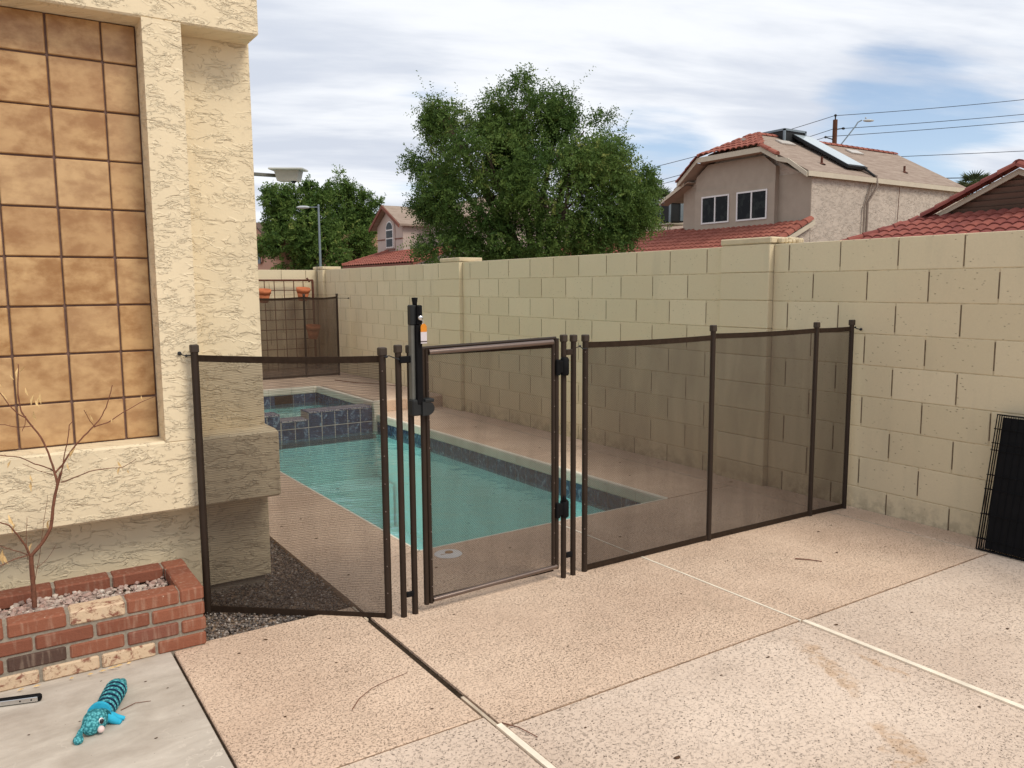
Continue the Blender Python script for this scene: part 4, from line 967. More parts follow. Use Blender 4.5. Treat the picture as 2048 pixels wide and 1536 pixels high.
# ---- dead sapling in the planter (traced on a plane at its own depth, with depth variation)
sap = empty('dead_sapling', (.12, 3.66, .2), 'leafless dried sapling with a few tan leaves growing in the brick planter', 'sapling')
SY = 3.64
SAP = [   # branches: joints in metres, radius at both ends in mm/0.85
 ([(0.116, 3.64, 0.223), (0.116, 3.64, 0.326), (0.117, 3.64, 0.435)], 7.5, 7),
 ([(0.117, 3.64, 0.435), (0.16, 3.644, 0.481), (0.193, 3.648, 0.536), (0.211, 3.652, 0.645), (0.229, 3.656, 0.713), (0.243, 3.66, 0.751)], 5.5, 4),
 ([(0.226, 3.61, 0.712), (0.219, 3.6167, 0.757), (0.212, 3.6233, 0.797), (0.201, 3.63, 0.843), (0.182, 3.6367, 0.904), (0.146, 3.6433, 0.966), (0.122, 3.65, 1.013), (0.117, 3.6567, 1.075), (0.122, 3.6633, 1.143), (0.126, 3.67, 1.194)], 3.8, 1.3),
 ([(0.136, 3.61, 0.989), (0.107, 3.605, 1.012), (0.083, 3.6, 1.046), (0.058, 3.595, 1.096), (0.021, 3.59, 1.137)], 2.0, 1.1),
 ([(0.157, 3.61, 0.956), (0.107, 3.6167, 0.954), (0.066, 3.6233, 0.967), (0.018, 3.63, 0.975)], 1.4, 1.0),
 ([(0.218, 3.64, 0.764), (0.197, 3.63, 0.781), (0.154, 3.62, 0.805), (0.106, 3.61, 0.838), (0.041, 3.6, 0.857), (-0.006, 3.59, 0.874)], 2.0, 1.2),
 ([(0.227, 3.64, 0.743), (0.201, 3.6567, 0.751), (0.163, 3.6733, 0.769), (0.115, 3.69, 0.797)], 1.2, 0.8),
 ([(0.218, 3.66, 0.748), (0.25, 3.6656, 0.78), (0.28, 3.6711, 0.826), (0.31, 3.6767, 0.863), (0.349, 3.6822, 0.899), (0.375, 3.6878, 0.923), (0.399, 3.6933, 0.949), (0.425, 3.6989, 0.994), (0.444, 3.7044, 1.048), (0.456, 3.71, 1.084)], 3.2, 1.2),
 ([(0.375, 3.69, 0.923), (0.357, 3.675, 0.955), (0.34, 3.66, 0.996)], 1.2, 0.9),
 ([(0.375, 3.69, 0.919), (0.427, 3.7025, 0.93), (0.488, 3.715, 0.965), (0.56, 3.7275, 1.0), (0.626, 3.74, 1.021)], 2.0, 0.9),
 ([(0.241, 3.64, 0.749), (0.251, 3.646, 0.783), (0.261, 3.652, 0.832), (0.274, 3.658, 0.88), (0.285, 3.664, 0.939), (0.299, 3.67, 0.954)], 2.2, 1.1),
 ([(0.239, 3.64, 0.715), (0.288, 3.628, 0.731), (0.342, 3.616, 0.752), (0.405, 3.604, 0.757), (0.459, 3.592, 0.756), (0.509, 3.58, 0.787)], 1.9, 0.9),
 ([(0.116, 3.64, 0.429), (0.099, 3.63, 0.486), (0.077, 3.62, 0.533), (0.052, 3.61, 0.579), (0.023, 3.6, 0.597), (-0.009, 3.59, 0.603)], 3.2, 1.4),
 ([(0.117, 3.64, 0.435), (0.073, 3.6567, 0.457), (0.033, 3.6733, 0.476), (0.009, 3.69, 0.486)], 1.6, 1.0),
 ([(0.114, 3.64, 0.44), (0.062, 3.6167, 0.44), (0.011, 3.5933, 0.429), (-0.021, 3.57, 0.426)], 2.0, 1.2),
 ([(0.12, 3.64, 0.936), (0.132, 3.64, 0.958), (0.137, 3.64, 0.993)], 1.2, 0.9),
 ([(0.125, 3.67, 0.325), (0.15, 3.6767, 0.433), (0.173, 3.6833, 0.561), (0.193, 3.69, 0.66)], 1.0, 0.6),
 ([(0.136, 3.64, 0.384), (0.173, 3.66, 0.406), (0.207, 3.68, 0.452)], 0.8, 0.6),
 ([(0.106, 3.66, 0.415), (0.105, 3.67, 0.494), (0.115, 3.68, 0.582)], 1.0, 0.7),
]
b = MB(); bl = MB()
for pts, w0, w1 in SAP:
    n_ = len(pts); P3 = [Vector(p) for p in pts]
    # finer points with knobbly wiggle
    Q = []; 
    for i in range(n_-1):
        for k in range(3):
            p = P3[i].lerp(P3[i+1], k/3); Q.append(p+Vector([random.uniform(-1, 1)*.0010 for _ in range(3)]))
    Q.append(P3[-1]); rr = [(w0+(w1-w0)*i/(len(Q)-1))*.00118*(1+.15*random.random()) for i in range(len(Q))]
    b.tube(Q, rr, 7)
    for q in Q[2::3]:
        if random.random() < .4 and w0 < 4: d = Vector((random.uniform(-1, 1), random.uniform(-.6, .6), random.uniform(-.2, 1))); b.tube([q, q+d*.010], [.0009, .0004], 4)
b.build('trunk', M['twig'], sap)
for x, y, z, L in [(0.123, 3.626, 1.184, 0.035), (0.129, 3.637, 1.164, 0.03), (0.192, 3.676, 1.077, 0.04), (0.183, 3.661, 1.06, 0.035), (0.171, 3.627, 1.055, 0.03), (0.157, 3.65, 1.029, 0.04), (0.163, 3.654, 1.009, 0.04), (0.068, 3.631, 1.111, 0.03), (0.081, 3.671, 1.057, 0.03), (0.107, 3.628, 1.137, 0.02), (0.142, 3.647, 1.104, 0.03), (0.071, 3.656, 0.555, 0.05), (0.06, 3.65, 0.532, 0.04), (0.024, 3.661, 0.475, 0.06), (0.019, 3.672, 0.459, 0.05), (0.185, 3.687, 0.554, 0.035), (0.176, 3.64, 0.551, 0.03), (0.447, 3.665, 0.712, 0.035), (0.467, 3.669, 0.741, 0.03), (0.273, 3.64, 0.806, 0.045), (0.264, 3.62, 0.797, 0.03), (0.077, 3.688, 0.818, 0.03), (0.44, 3.641, 0.958, 0.02), (0.359, 3.642, 0.976, 0.025), (0.139, 3.682, 0.73, 0.04), (0.144, 3.661, 0.724, 0.03), (0.485, 3.653, 0.735, 0.02), (0.125, 3.674, 0.479, 0.03), (0.554, 3.622, 1.023, 0.02)]:
    dryleaf(bl, (x, y, z), (random.uniform(-.5, .5), random.uniform(-.4, .4), -1 if random.random() < .7 else .6), L*1.2, L*.20)
bl.build('dry_leaves', M['dryleaf'], sap)

# ------------------------------------------------------------ roofs
def tile_roof(b, O, U, Vd, rows, tw=.30, tl=.36, hh=.055, seed=0):
    """barrel tiles; rows = list of (u0,u1) per course from the eave up; U along the eave, Vd up the slope"""
    O, U, Vd = Vector(O), Vector(U).normalized(), Vector(Vd).normalized(); N = U.cross(Vd).normalized()
    if N.z < 0: N = -N
    rr = random.Random(seed); ns = 5
    for i, (u0, u1) in enumerate(rows):
        k0 = math.floor(u0/tw)
        for k in range(k0, math.ceil(u1/tw)):
            a0, a1 = max(k*tw, u0), min((k+1)*tw, u1)
            if a1-a0 < .05: continue
            vs = []; dv = rr.uniform(-.006, .006)
            for (vv, lift) in ((i*tl-.03+dv, .035), ((i+1)*tl, 0.)):
                for s_ in range(ns+1):
                    u = a0+(a1-a0)*s_/ns; h = hh*abs(math.sin(math.pi*((u/tw) % 1.0)))**.8 if s_ not in (0, ns) else 0
                    vs.append(O+U*u+Vd*vv+N*(h+lift))
            for s_ in range(ns+1): vs.append(vs[s_]-N*.035)
            m_ = ns+1; b.add(vs, [(s_, s_+1, m_+s_+1, m_+s_) for s_ in range(ns)]+[(2*m_+s_, 2*m_+s_+1, s_+1, s_) for s_ in range(ns)], rr.random())
def ridge_tiles(b, p0, p1, r=.12, L=.38, c=None):
    p0, p1 = Vector(p0), Vector(p1); d = p1-p0; n = max(1, round(d.length/L)); d.normalize(); Lr = (p1-p0).length/n
    s_ = d.cross(Vector((0, 0, 1))).normalized(); u_ = s_.cross(d).normalized()
    for i in range(n):
        vs = []
        for (t, rr) in ((i*Lr-.02, r*1.12), ((i+1)*Lr, r*.92)):
            for k in range(7):
                a = math.pi*k/6; vs.append(p0+d*t+s_*rr*math.cos(a)+u_*(rr*math.sin(a)*.9-.03))
        b.add(vs, [(k, k+1, 8+k, 7+k) for k in range(6)]+[tuple(range(7))], random.random())

# ---- two-storey neighbour
XN, YN = 25.65, 19.07; ZE = 5.52; SL = .56; YC = 22.3; ZRG = ZE+SL*(YC-19.0)
nb = empty('neighbour_house', (30, 22, 0), 'two-storey tan stucco house with a brown shingle roof and two dark windows', 'house')
b = MB(); YB2 = 25.45
zz = ZE-.02
b.add([(XN, YN, 0), (36., YN, 0), (36., YB2, 0), (XN, YB2, 0), (XN, YN, zz), (36., YN, zz), (36., YB2, zz), (XN, YB2, zz), (XN, YC, ZRG-.15), (36., YC, ZRG-.15)], [(0,1,5,4),(1,2,6,9,5),(2,3,7,6),(3,0,4,8,7)])
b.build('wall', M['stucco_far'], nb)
b = MB(); BX = XN-.22
b.add([(BX, 20.52, 0), (BX, 24.54, 0), (BX, 24.54, 5.9), (BX, 23.9, 6.35), (BX, 21.1, 6.35), (BX, 20.52, 5.9)], [(0, 5, 4, 3, 2, 1)])
b.box((BX, 20.52, 2.5), (XN, 20.521, 5.9)); b.box((BX, 24.539, 2.5), (XN, 24.54, 5.9)); b.box((XN-.02, YN+.0, 2.5), (XN, YB2, 5.55)); b.box((BX-.04, 20.50, 2.9), (BX, 24.56, 5.34))
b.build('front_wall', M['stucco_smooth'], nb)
# shingle roof, two slopes + verge
rf = MB(); e = .12; XO = 25.25
def zS(y): return ZE+SL*(y-19.0)
rf.prism([(XO, 18.93, zS(18.93)), (36.08, 18.93, zS(18.93)), (36.08, YC, ZRG), (26.5, YC, ZRG), (XO-.12, 21.0, zS(21.0)), (XO-.05, 20.3, zS(20.3))], (0, 0, .06))
rf.prism([(XO, 2*YC-18.93, zS(18.93)), (36.08, 2*YC-18.93, zS(18.93)), (36.08, YC, ZRG), (26.5, YC, ZRG), (XO-.12, 2*YC-21.0, zS(21.0)), (XO-.05, 2*YC-20.3, zS(20.3))][::-1], (0, 0, .06))
rfo = rf.build('shingle_roof', M['shingle'], nb)
b = MB()
# clipped gable in red tile: rows along y, rising to +x
XK = 24.95; ZK = 6.60
up_ = Vector((26.5-XK, 0, ZRG-ZK)); Ls = up_.length; nrow = 5; tlr = Ls/nrow
rows = [(-.05+1.55*(i+.3)/nrow, 3.25-1.55*(i+.3)/nrow) for i in range(nrow)]
tile_roof(b, (XK-.03, 20.85, ZK+.085), (0, 1, 0), up_, rows, .28, tlr, .06)
ridge_tiles(b, (XK, 20.85, ZK+.06), (26.5, YC, ZRG+.06)); ridge_tiles(b, (XK, 24.05, ZK+.06), (26.5, YC, ZRG+.06)); ridge_tiles(b, (26.5, YC, ZRG+.06), (36.05, YC, ZRG+.06))
ridge_tiles(b, (25.02, 20.15, zS(20.15)+.10), (XK, 20.85, ZK+.06), .13); ridge_tiles(b, (25.02, 25.20, 5.78), (XK, 24.05, ZK+.04), .13)
b.build('roof_tiles', M['rtile'], nb)
b = MB()  # fascias
def fascia(b, p0, p1, h=.17, t=.05, nrm=(-1, 0, 0)):
    p0, p1, n_ = Vector(p0), Vector(p1), Vector(nrm); b.prism([p0, p1, p1-Vector((0, 0, h)), p0-Vector((0, 0, h))], n_*t)
fascia(b, (XK+.03, 24.05, ZK+.01), (XK+.03, 20.85, ZK+.01), .20); fascia(b, (XK+.03, 20.85, ZK+.0), (25.02, 20.13, zS(20.13)+.03)); fascia(b, (XK+.03, 24.05, ZK), (25.02, 25.22, 5.72))
fascia(b, (25.02, 20.13, zS(20.13)+.0), (25.15, 19.75, zS(19.98)-.02), .15); fascia(b, (25.15, 19.75, zS(19.98)), (25.2, 18.93, zS(18.93)), .17)
fascia(b, (25.2, 25.0, 5.75), (25.2, 26.45, 5.08), .15)
b.box((25.2, 18.88, 5.34), (36.1, 18.94, 5.52)); b.box((25.2, 18.94, 5.36), (36.1, YN, 5.40))
b.prism([(36.08, 18.93, 5.45), (36.08, YC, ZRG-.03), (36.08, YC, ZRG-.2), (36.08, 18.93, 5.30)], (.04, 0, 0))
b.build('fascia', M['trim'], nb)
b = MB()  # soffits under the overhangs
b.add([(XK, 20.85, 6.42), (BX, 20.85, 6.42), (BX, 24.05, 6.42), (XK, 24.05, 6.42)], [(0, 1, 2, 3)])
b.add([(XK, 24.05, 6.40), (XN, 24.05, 6.40), (XN, 25.2, 5.60), (25.0, 25.2, 5.60)], [(0, 1, 2, 3)]); b.add([(XK, 20.85, 6.40), (XN, 20.85, 6.40), (XN, 20.1, 6.0), (25.0, 20.1, 6.0)], [(3, 2, 1, 0)])
b.add([(25.2, 24.9, 5.62), (XN, 24.9, 5.62), (XN, 26.4, 4.92), (25.2, 26.4, 4.92)], [(0, 1, 2, 3)]); b.add([(25.2, 20.2, 5.98), (XN, 20.2, 5.98), (XN, 18.95, 5.32), (25.2, 18.95, 5.32)], [(3, 2, 1, 0)])
b.prism([(25.2, 24.8, 5.72), (26.6, 24.8, 5.72), (26.6, 26.45, 5.08), (25.2, 26.45, 5.08)], (0, 0, .05))
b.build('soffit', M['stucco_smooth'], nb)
for (ya, yb, za, zb) in ((22.70, 24.17, 3.97, 5.08), (20.83, 22.32, 3.97, 5.09)):
    xw = BX-.045; fr = MB(); w_ = .06
    fr.box((xw-.03, ya, za), (xw, ya+w_, zb)); fr.box((xw-.03, yb-w_, za), (xw, yb, zb)); fr.box((xw-.03, ya+w_, za), (xw, yb-w_, za+w_)); fr.box((xw-.03, ya+w_, zb-w_), (xw, yb-w_, zb)); fr.box((xw-.032, (ya+yb)/2-.03, za+w_), (xw, (ya+yb)/2+.03, zb-w_))
    wn = empty('window', (xw, (ya+yb)/2, za)); wn.parent = nb; wn.matrix_parent_inverse = Matrix.Translation(nb.location).inverted()
    def cb(mb_, nm, mt): o = mb_.build(nm, mt); o.parent = wn; o.matrix_parent_inverse = Matrix.Translation(wn.location).inverted()
    cb(fr, 'frame', M['white'])
    pn = MB(); pn.box((xw-.006, ya+.03, za+.03), (xw-.001, yb-.03, zb-.03)); cb(pn, 'pane', M['glass'])
# garage roof in red tile, rising toward the house
b = MB(); gs = .445; zt = 3.80; gl = 7.4; up_ = Vector((1, 0, gs)).normalized(); run = 5.6
O = Vector((XN-.05-run, 18.95, zt-run*gs)); nr = int(run*math.sqrt(1+gs*gs)/.36)
tile_roof(b, O, (0, 1, 0), up_, [(0, 16.2-.15*i if i < nr else 16) for i in range(nr)], .26, .36, .055)
ridge_tiles(b, O+Vector((0, .08, .06)), (XN-.05, 19.03, zt+.06), .16)
ridge_tiles(b, (XN-.1, 25.4, zt+.02), (XN-.1, 33.0, zt-.02), .12)
b.build('garage_tiles', M['rtile'], nb)
b = MB(); b.prism([O+Vector((0, 0, -.02)), Vector((XN-.05, 18.95, zt-.02)), Vector((XN-.05, 35., zt-.02)), O+Vector((0, 16., -.02))], (0, 0, -.12))
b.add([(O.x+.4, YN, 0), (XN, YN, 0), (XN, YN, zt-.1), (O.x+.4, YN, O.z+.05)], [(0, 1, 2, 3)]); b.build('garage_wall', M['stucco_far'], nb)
b = MB(); b.prism([O+Vector((0, -.02, .0)), Vector((XN+.02, 18.93, zt)), Vector((XN+.02, 18.93, zt-.17)), O+Vector((0, -.02, -.17))], (0, -.05, 0)); b.build('garage_fascia', M['trim'], nb)
# drain pipes on the side wall, plumbing vents, roof lights, solar collector, roof cooler
b = MB(); b.tube([(29.0, 19.9, 6.1), (29.35, 18.90, 5.60), (29.35, 18.86, 5.2), (28.95, 18.98, 4.6), (28.9, 18.98, 0)], .045, 8); b.tube([(29.15, 18.98, 5.3), (28.75, 18.98, 4.4), (28.7, 18.98, 0)], .03, 8); b.build('pipe', simple('tan_pipe', (.24, .19, .155), .7, .2), nb)
b = MB(); b.tube([(31.05, 18.99, 5.3), (31.0, 19.0, 3.8), (30.9, 19.0, 2.2), (30.88, 19.0, 0)], .012, 6); b.build('wall_cable', M['rust'], nb)
for x, y in ((27.10, 19.75), (32.9, 19.95)): b = MB(); b.tube([(x, y, zS(y)), (x, y, zS(y)+.32)], .045, 8); b.lathe((x, y, zS(y)+.05), [(.05, .05), (.16, -.02)], 10); b.build('vent_pipe', M['rust'], nb)
for x, y in ((27.3, 21.6), (31.9, 21.65)):
    b = MB(); n_ = Vector((0, -SL, 1)).normalized(); c_ = Vector((x, y, zS(y)+.07)); v_ = Vector((0, 1, SL)).normalized(); u_ = Vector((1, 0, 0))
    b.prism([c_+u_*a+v_*d for a, d in ((-.42, -.2), (.42, -.2), (.42, .2), (-.42, .2))], n_*.05); b.build('skylight', simple('pale_skylight', (.50, .46, .41), .4, .4), nb)
b = MB(); n_ = Vector((0, -SL, 1)).normalized(); v_ = Vector((0, 1, SL)).normalized(); u_ = Vector((1, 0, 0))
c_ = Vector((28.55, 20.9, zS(20.9)+.30))
q = [c_+u_*a+v_*d for a, d in ((-1.0, 0), (0,0), (0,0), (0,0))]
A_ = [Vector((28.15, 19.30, zS(19.30)+.28)), Vector((29.35, 19.30, zS(19.30)+.28)), Vector((29.25, 21.95, zS(21.95)+.38)), Vector((28.1, 21.95, zS(21.95)+.38))]
b.prism(A_, n_*-.10); sp = b.build('collector_frame', M['charcoal'], nb)
b = MB(); cn = sum(A_, Vector())/4; b.prism([cn+(p-cn)*.93+n_*.004 for p in A_], n_*.012); b.build('collector_glass', M['solar'], sp)
b = MB()
for x in (28.3, 29.1):
    for y in (19.6, 21.5): b.tube([(x, y, zS(y)), (x, y, zS(y)+.25)], .02, 6)
b.tube([(29.2, 19.35, zS(19.35)+.22), (29.3, 18.95, zS(18.95)+.10)], .05, 6); b.build('collector_bracket', M['charcoal'], nb)
b = MB(); b.bbox((27.6, 21.9, 7.10), (28.9, 23.3, 7.66), .03); cool = b.build('roof_cooler', M['charcoal'], nb)
b = MB()
for x, y in ((27.6, 21.9), (28.9, 21.9), (27.6, 23.3), (28.9, 23.3)): b.box((x-.04, y-.04, 7.05), (x+.04, y+.04, 7.68))
b.box((27.56, 21.86, 7.62), (28.94, 23.34, 7.70)); b.build('cooler_frame', M['bluegrey'], cool)
# grilled cooler on a stand behind the garage roof
ac = empty('rooftop_cooler', (27.4, 28.2, 3.6), 'dark louvred rooftop cooler on a metal stand beside the tan house', 'cooler')
b = MB(); ax0, ay0, az0 = 26.3, 26.95, 4.32
b.bbox((ax0, ay0, az0), (ax0+1.0, ay0+1.15, az0+.86), .03); b.build('louvres', M['charcoal'], ac)
b = MB()
for x, y in ((ax0, ay0), (ax0, ay0+.58), (ax0, ay0+1.15), (ax0+1., ay0), (ax0+1., ay0+1.15)): b.box((x-.035, y-.035, az0-.02), (x+.035, y+.035, az0+.9))
b.box((ax0-.05, ay0-.05, az0+.84), (ax0+1.05, ay0+1.2, az0+.91)); b.box((ax0+.62, ay0-.045, az0+.05), (ax0+.95, ay0-.005, az0+.84)); b.build('casing', M['bluegrey'], ac)
b = MB()
for x in (ax0+.05, ax0+.95):
    for y in (ay0+.05, ay0+1.1): b.tube([(x, y, 3.5), (x, y, az0)], .03, 6)
b.box((ax0-.1, ay0-.1, az0-.12), (ax0+1.1, ay0+1.2, az0-.06)); b.build('stand', M['trim'], ac)

# ---- gabled tile-roofed neighbour on the right
gh = empty('gable_house', (24, 8, 0), 'low house with a dark red tile roof and a louvred gable at the right edge', 'house')
b = MB(); XG = 20.65; ap = Vector((XG, 9.65, 4.12)); yl, zl = 11.85, 3.10; yr = 2*ap.y-yl
# rakes of the gable
ridge_tiles(b, (XG-.12, yl, zl+.10), ap+Vector((-.12, 0, .10)), .15); ridge_tiles(b, (XG-.12, yr, zl+.10), ap+Vector((-.12, 0, .10)), .15)
ridge_tiles(b, ap+Vector((-.1, 0, .12)), ap+Vector((12, 0, .12)), .14)
hipL = Vector((17.6, 14.6, 1.86)); hipR = Vector((17.6, 2*ap.y-14.6, 1.86))
ridge_tiles(b, hipL+Vector((0, 0, .08)), (XG-.05, yl, zl+.06), .13); ridge_tiles(b, hipR+Vector((0, 0, .08)), (XG-.05, yr, zl+.06), .13)
up_ = Vector((XG-17.6, 0, 3.20-1.86)); Ls = up_.length; nr = round(Ls/.34)
rows = []
for i in range(nr):
    f = i/nr; rows.append((5.0+f*(yr-(2*ap.y-14.6))-.3, 0)); 
yA, yB = 2*ap.y-14.6, 14.6
rows = [((yr-yA)*i/nr, (yB-yA)-(yB-yl)*i/nr) for i in range(nr)]
tile_roof(b, (17.6, yA, 1.86), (0, 1, 0), up_, rows, .27, Ls/nr, .055, 4)
b.build('roof_tiles', M['rtile_old'], gh)
b = MB(); tz = lambda y: ap.z+(zl-ap.z)*abs(y-ap.y)/(yl-ap.y)
for s_, (ya, za) in ((1, (yl, zl)), (-1, (yr, zl))):
    b.prism([(XG-.02, ya, za), ap+Vector((-.02, 0, 0)), ap+Vector((12, 0, 0)), (XG+12, ya, za)], (0, 0, -.05))
    b.prism([(XG-.02, ya, za-.02), (XG+12, ya, za-.02), (XG+12, ya+s_*2.8, za-1.25), (XG-3., ya+s_*2.7, za-1.22)], (0, 0, -.05))
b.prism([(17.6, yA, 1.84), (17.6, yB, 1.84), (XG, yl, 3.16), (XG, yr, 3.16)], (0, 0, -.06)); b.build('roof_deck', M['rtile_old'], gh)
b = MB(); b.prism([(XG-.03, yl, zl), ap+Vector((-.03, 0, .02)), ap+Vector((-.03, 0, -.12)), (XG-.03, yl, zl-.12)], (-.05, 0, 0)); b.prism([(XG-.03, yr, zl), ap+Vector((-.03, 0, .02)), ap+Vector((-.03, 0, -.12)), (XG-.03, yr, zl-.12)], (-.05, 0, 0)); b.build('barge_board', M['trim'], gh)
b = MB(); z = 3.06
while z < 4.0:
    hw = (ap.z-z)/(ap.z-zl)*(yl-ap.y)-.15
    if hw > .1: b.prism([(XG+.12, ap.y-hw, z), (XG+.12, ap.y+hw, z), (XG+.03, ap.y+hw, z+.125), (XG+.03, ap.y-hw, z+.125)][::-1], (.03, 0, .0))
    z += .14
b.build('louvre', simple('brown_siding', (.19, .125, .095), .8, .2, 0, .1, 3.), gh)
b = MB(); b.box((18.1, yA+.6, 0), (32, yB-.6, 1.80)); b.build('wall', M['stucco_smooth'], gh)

# ---- arched-window house (centre left) and the one at the house corner
ah = empty('arched_house', (19.6, 41.5, 0), 'distant pale two-storey house with an arched window and red brown trim', 'house')
XA = 19.3; YA, YB_ = 39.75, 42.98; ym = 41.55; zp = 5.80; ze = 4.80
b = MB(); b.add([(XA, YA, 0), (XA, YB_, 0), (XA, YB_, ze), (XA, ym, zp-.12), (XA, YA, ze)], [(0, 4, 3, 2, 1)])
b.box((XA+.01, YA, 0), (28, YB_, ze)); b.box((XA+1.6, 36.0, 0), (30, YA, 4.9)); b.build('wall', M['pinkwall'], ah)
b = MB()
b.prism([(XA-.3, YA-.28, ze-.10), (XA-.3, ym, zp+.02), (29, ym, zp+.02), (29, YA-.28, ze-.10)], (0, 0, .1)); b.prism([(XA-.3, YB_+.35, ze-.16), (XA-.3, ym, zp+.02), (29, ym, zp+.02), (29, YB_+.35, ze-.16)], (0, 0, .1))
b.prism([(XA+1.3, 38.2, 5.45), (XA+4.5, 38.2, 6.35), (XA+9, 38.2, 6.35), (XA+9, 35.6, 4.9), (XA+1.3, 35.6, 4.9)], (0, 0, .1)); b.prism([(XA+1.3, 38.2, 5.45), (XA+4.5, 38.2, 6.35), (XA+9, 38.2, 6.35), (XA+9, 40.4, 4.9), (XA+1.3, 40.4, 4.9)], (0, 0, .1)); b.build('shingle_roof', M['shingle'], ah)
b = MB(); b.prism([(XA-.32, YA-.28, ze-.02), (XA-.32, ym, zp+.13), (XA-.32, ym, zp-.06), (XA-.32, YA-.28, ze-.20)], (-.06, 0, 0)); b.prism([(XA-.32, YB_+.35, ze-.06), (XA-.32, ym, zp+.13), (XA-.32, ym, zp-.06), (XA-.32, YB_+.35, ze-.24)], (-.06, 0, 0))
b.box((XA-.04, YA, 4.05), (XA, 40.75, 4.10)); b.box((XA-.04, 41.8, 4.07), (XA, YB_, 4.12)); b.box((XA-.05, 40.7, 3.48), (XA, 42.0, 3.54)); b.build('trim', M['redtrim'], ah)
wn = empty('window', (XA, 41.25, 3.65)); wn.parent = ah; wn.matrix_parent_inverse = Matrix.Translation(ah.location).inverted()
def arch(xc, hw, z0, z1, n=10): return [(xc-hw, z0), (xc+hw, z0)]+[(xc+hw*math.cos(math.pi*k/n), z1-hw+hw*math.sin(math.pi*k/n)) for k in range(n+1)]
b = MB(); b.prism([(XA-.05, y, z) for y, z in arch(41.25, .60, 3.58, 5.22, 14)], (.04, 0, 0)); b.build('surround', M['pinkwall'], ah)
b = MB(); b.prism([(XA-.08, y, z) for y, z in arch(41.25, .45, 3.62, 5.06, 14)], (.04, 0, 0)); o = b.build('frame', M['white']); o.parent = wn; o.matrix_parent_inverse = Matrix.Translation(wn.location).inverted()
b = MB(); b.prism([(XA-.10, y, z) for y, z in arch(41.25, .37, 4.62, 4.99, 14)], (.03, 0, 0)); b.box((XA-.10, 40.88, 4.16), (XA-.07, 41.62, 4.54)); b.box((XA-.10, 40.88, 3.68), (XA-.07, 41.62, 4.09)); o = b.build('pane', M['glass']); o.parent = wn; o.matrix_parent_inverse = Matrix.Translation(wn.location).inverted()
b = MB(); O = Vector((17.0, 42.6, 2.62)); gl2 = .33; up_ = Vector((1, 0, gl2)).normalized(); nr = 7
tile_roof(b, (17.0, 34.0, 2.62), (0, 1, 0), up_, [(0, 8.6-.16*i) for i in range(nr)], .30, .36, .06, 8)
ridge_tiles(b, (17.0, 42.6, 2.70), (XA, 41.6, 2.62+gl2*2.3+.08), .12); b.build('porch_tiles', M['rtile'], ah)
b = MB(); b.prism([(17.0, 34, 2.60), (17.0, 42.6, 2.60), (XA, 41.6, 2.60+gl2*2.3), (XA, 34, 2.60+gl2*2.3)], (0, 0, -.12)); b.box((17.3, 34.2, 0), (19.2, 42.3, 2.5)); b.prism([(17.02, 42.6, 2.6), (XA, 41.6, 2.6+gl2*2.3), (XA, 44.3, 2.6)], (0, 0, -.1)); b.build('porch_fascia', M['redtrim'], ah)

sh = empty('salmon_house', (16.8, 60, 0), 'distant salmon coloured house glimpsed between the house corner and the trees', 'house')
b = MB(); b.box((17.3, 54.0, 0), (26, 60.3, 5.2)); b.add([(17.3, 57.3, 5.2), (17.3, 60.3, 5.2), (17.3, 59.2, 5.85)], [(0, 2, 1)]); b.build('wall', M['salmon'], sh)
b = MB(); b.prism([(17.0, 56.9, 5.05), (17.0, 59.2, 5.98), (26, 59.2, 5.98), (26, 56.9, 5.05)], (0, 0, .15)); b.prism([(17.0, 61.4, 5.05), (17.0, 59.2, 5.98), (26, 59.2, 5.98), (26, 61.4, 5.05)], (0, 0, .15)); b.prism([(17.2, 53.5, 5.1), (17.2, 57.2, 5.15), (21, 57.2, 6.1), (21, 53.5, 6.1)], (0, 0, .12)); b.build('roof', simple('dark_brown_roof', (.13, .09, .07), .9, .1), sh)
b = MB(); b.prism([(17.24, y, z) for y, z in arch(58.75, .72, 3.3, 5.05)], (.05, 0, 0)); b.build('arch_trim', M['redtrim'], sh)
b = MB(); b.prism([(17.20, y, z) for y, z in arch(58.75, .58, 3.3, 4.93)], (.03, 0, 0)); b.build('arch_recess', M['salmon'], sh)
b = MB(); b.box((17.16, 58.35, 3.2), (17.19, 59.15, 4.3)); b.build('window', M['glass'], sh)

# ---- tan house roof between the tree and the tan house
th = empty('low_brown_roof_house', (30, 33, 0), 'low house with a tan shingle roof peeking out beside the big tree', 'house')
b = MB(); b.add([(26.5, 29.0, 2.6), (26.5, 40, 2.6), (31.0, 34.5, 5.2), (31.0, 31.0, 5.2), (34, 29.0, 2.6)], [(0, 3, 2, 1), (0, 4, 3)]); b.build('roof', M['shingle'], th)
b = MB(); b.box((26.8, 29.3, 0), (35, 40, 2.6)); b.build('wall', M['stucco_smooth'], th)

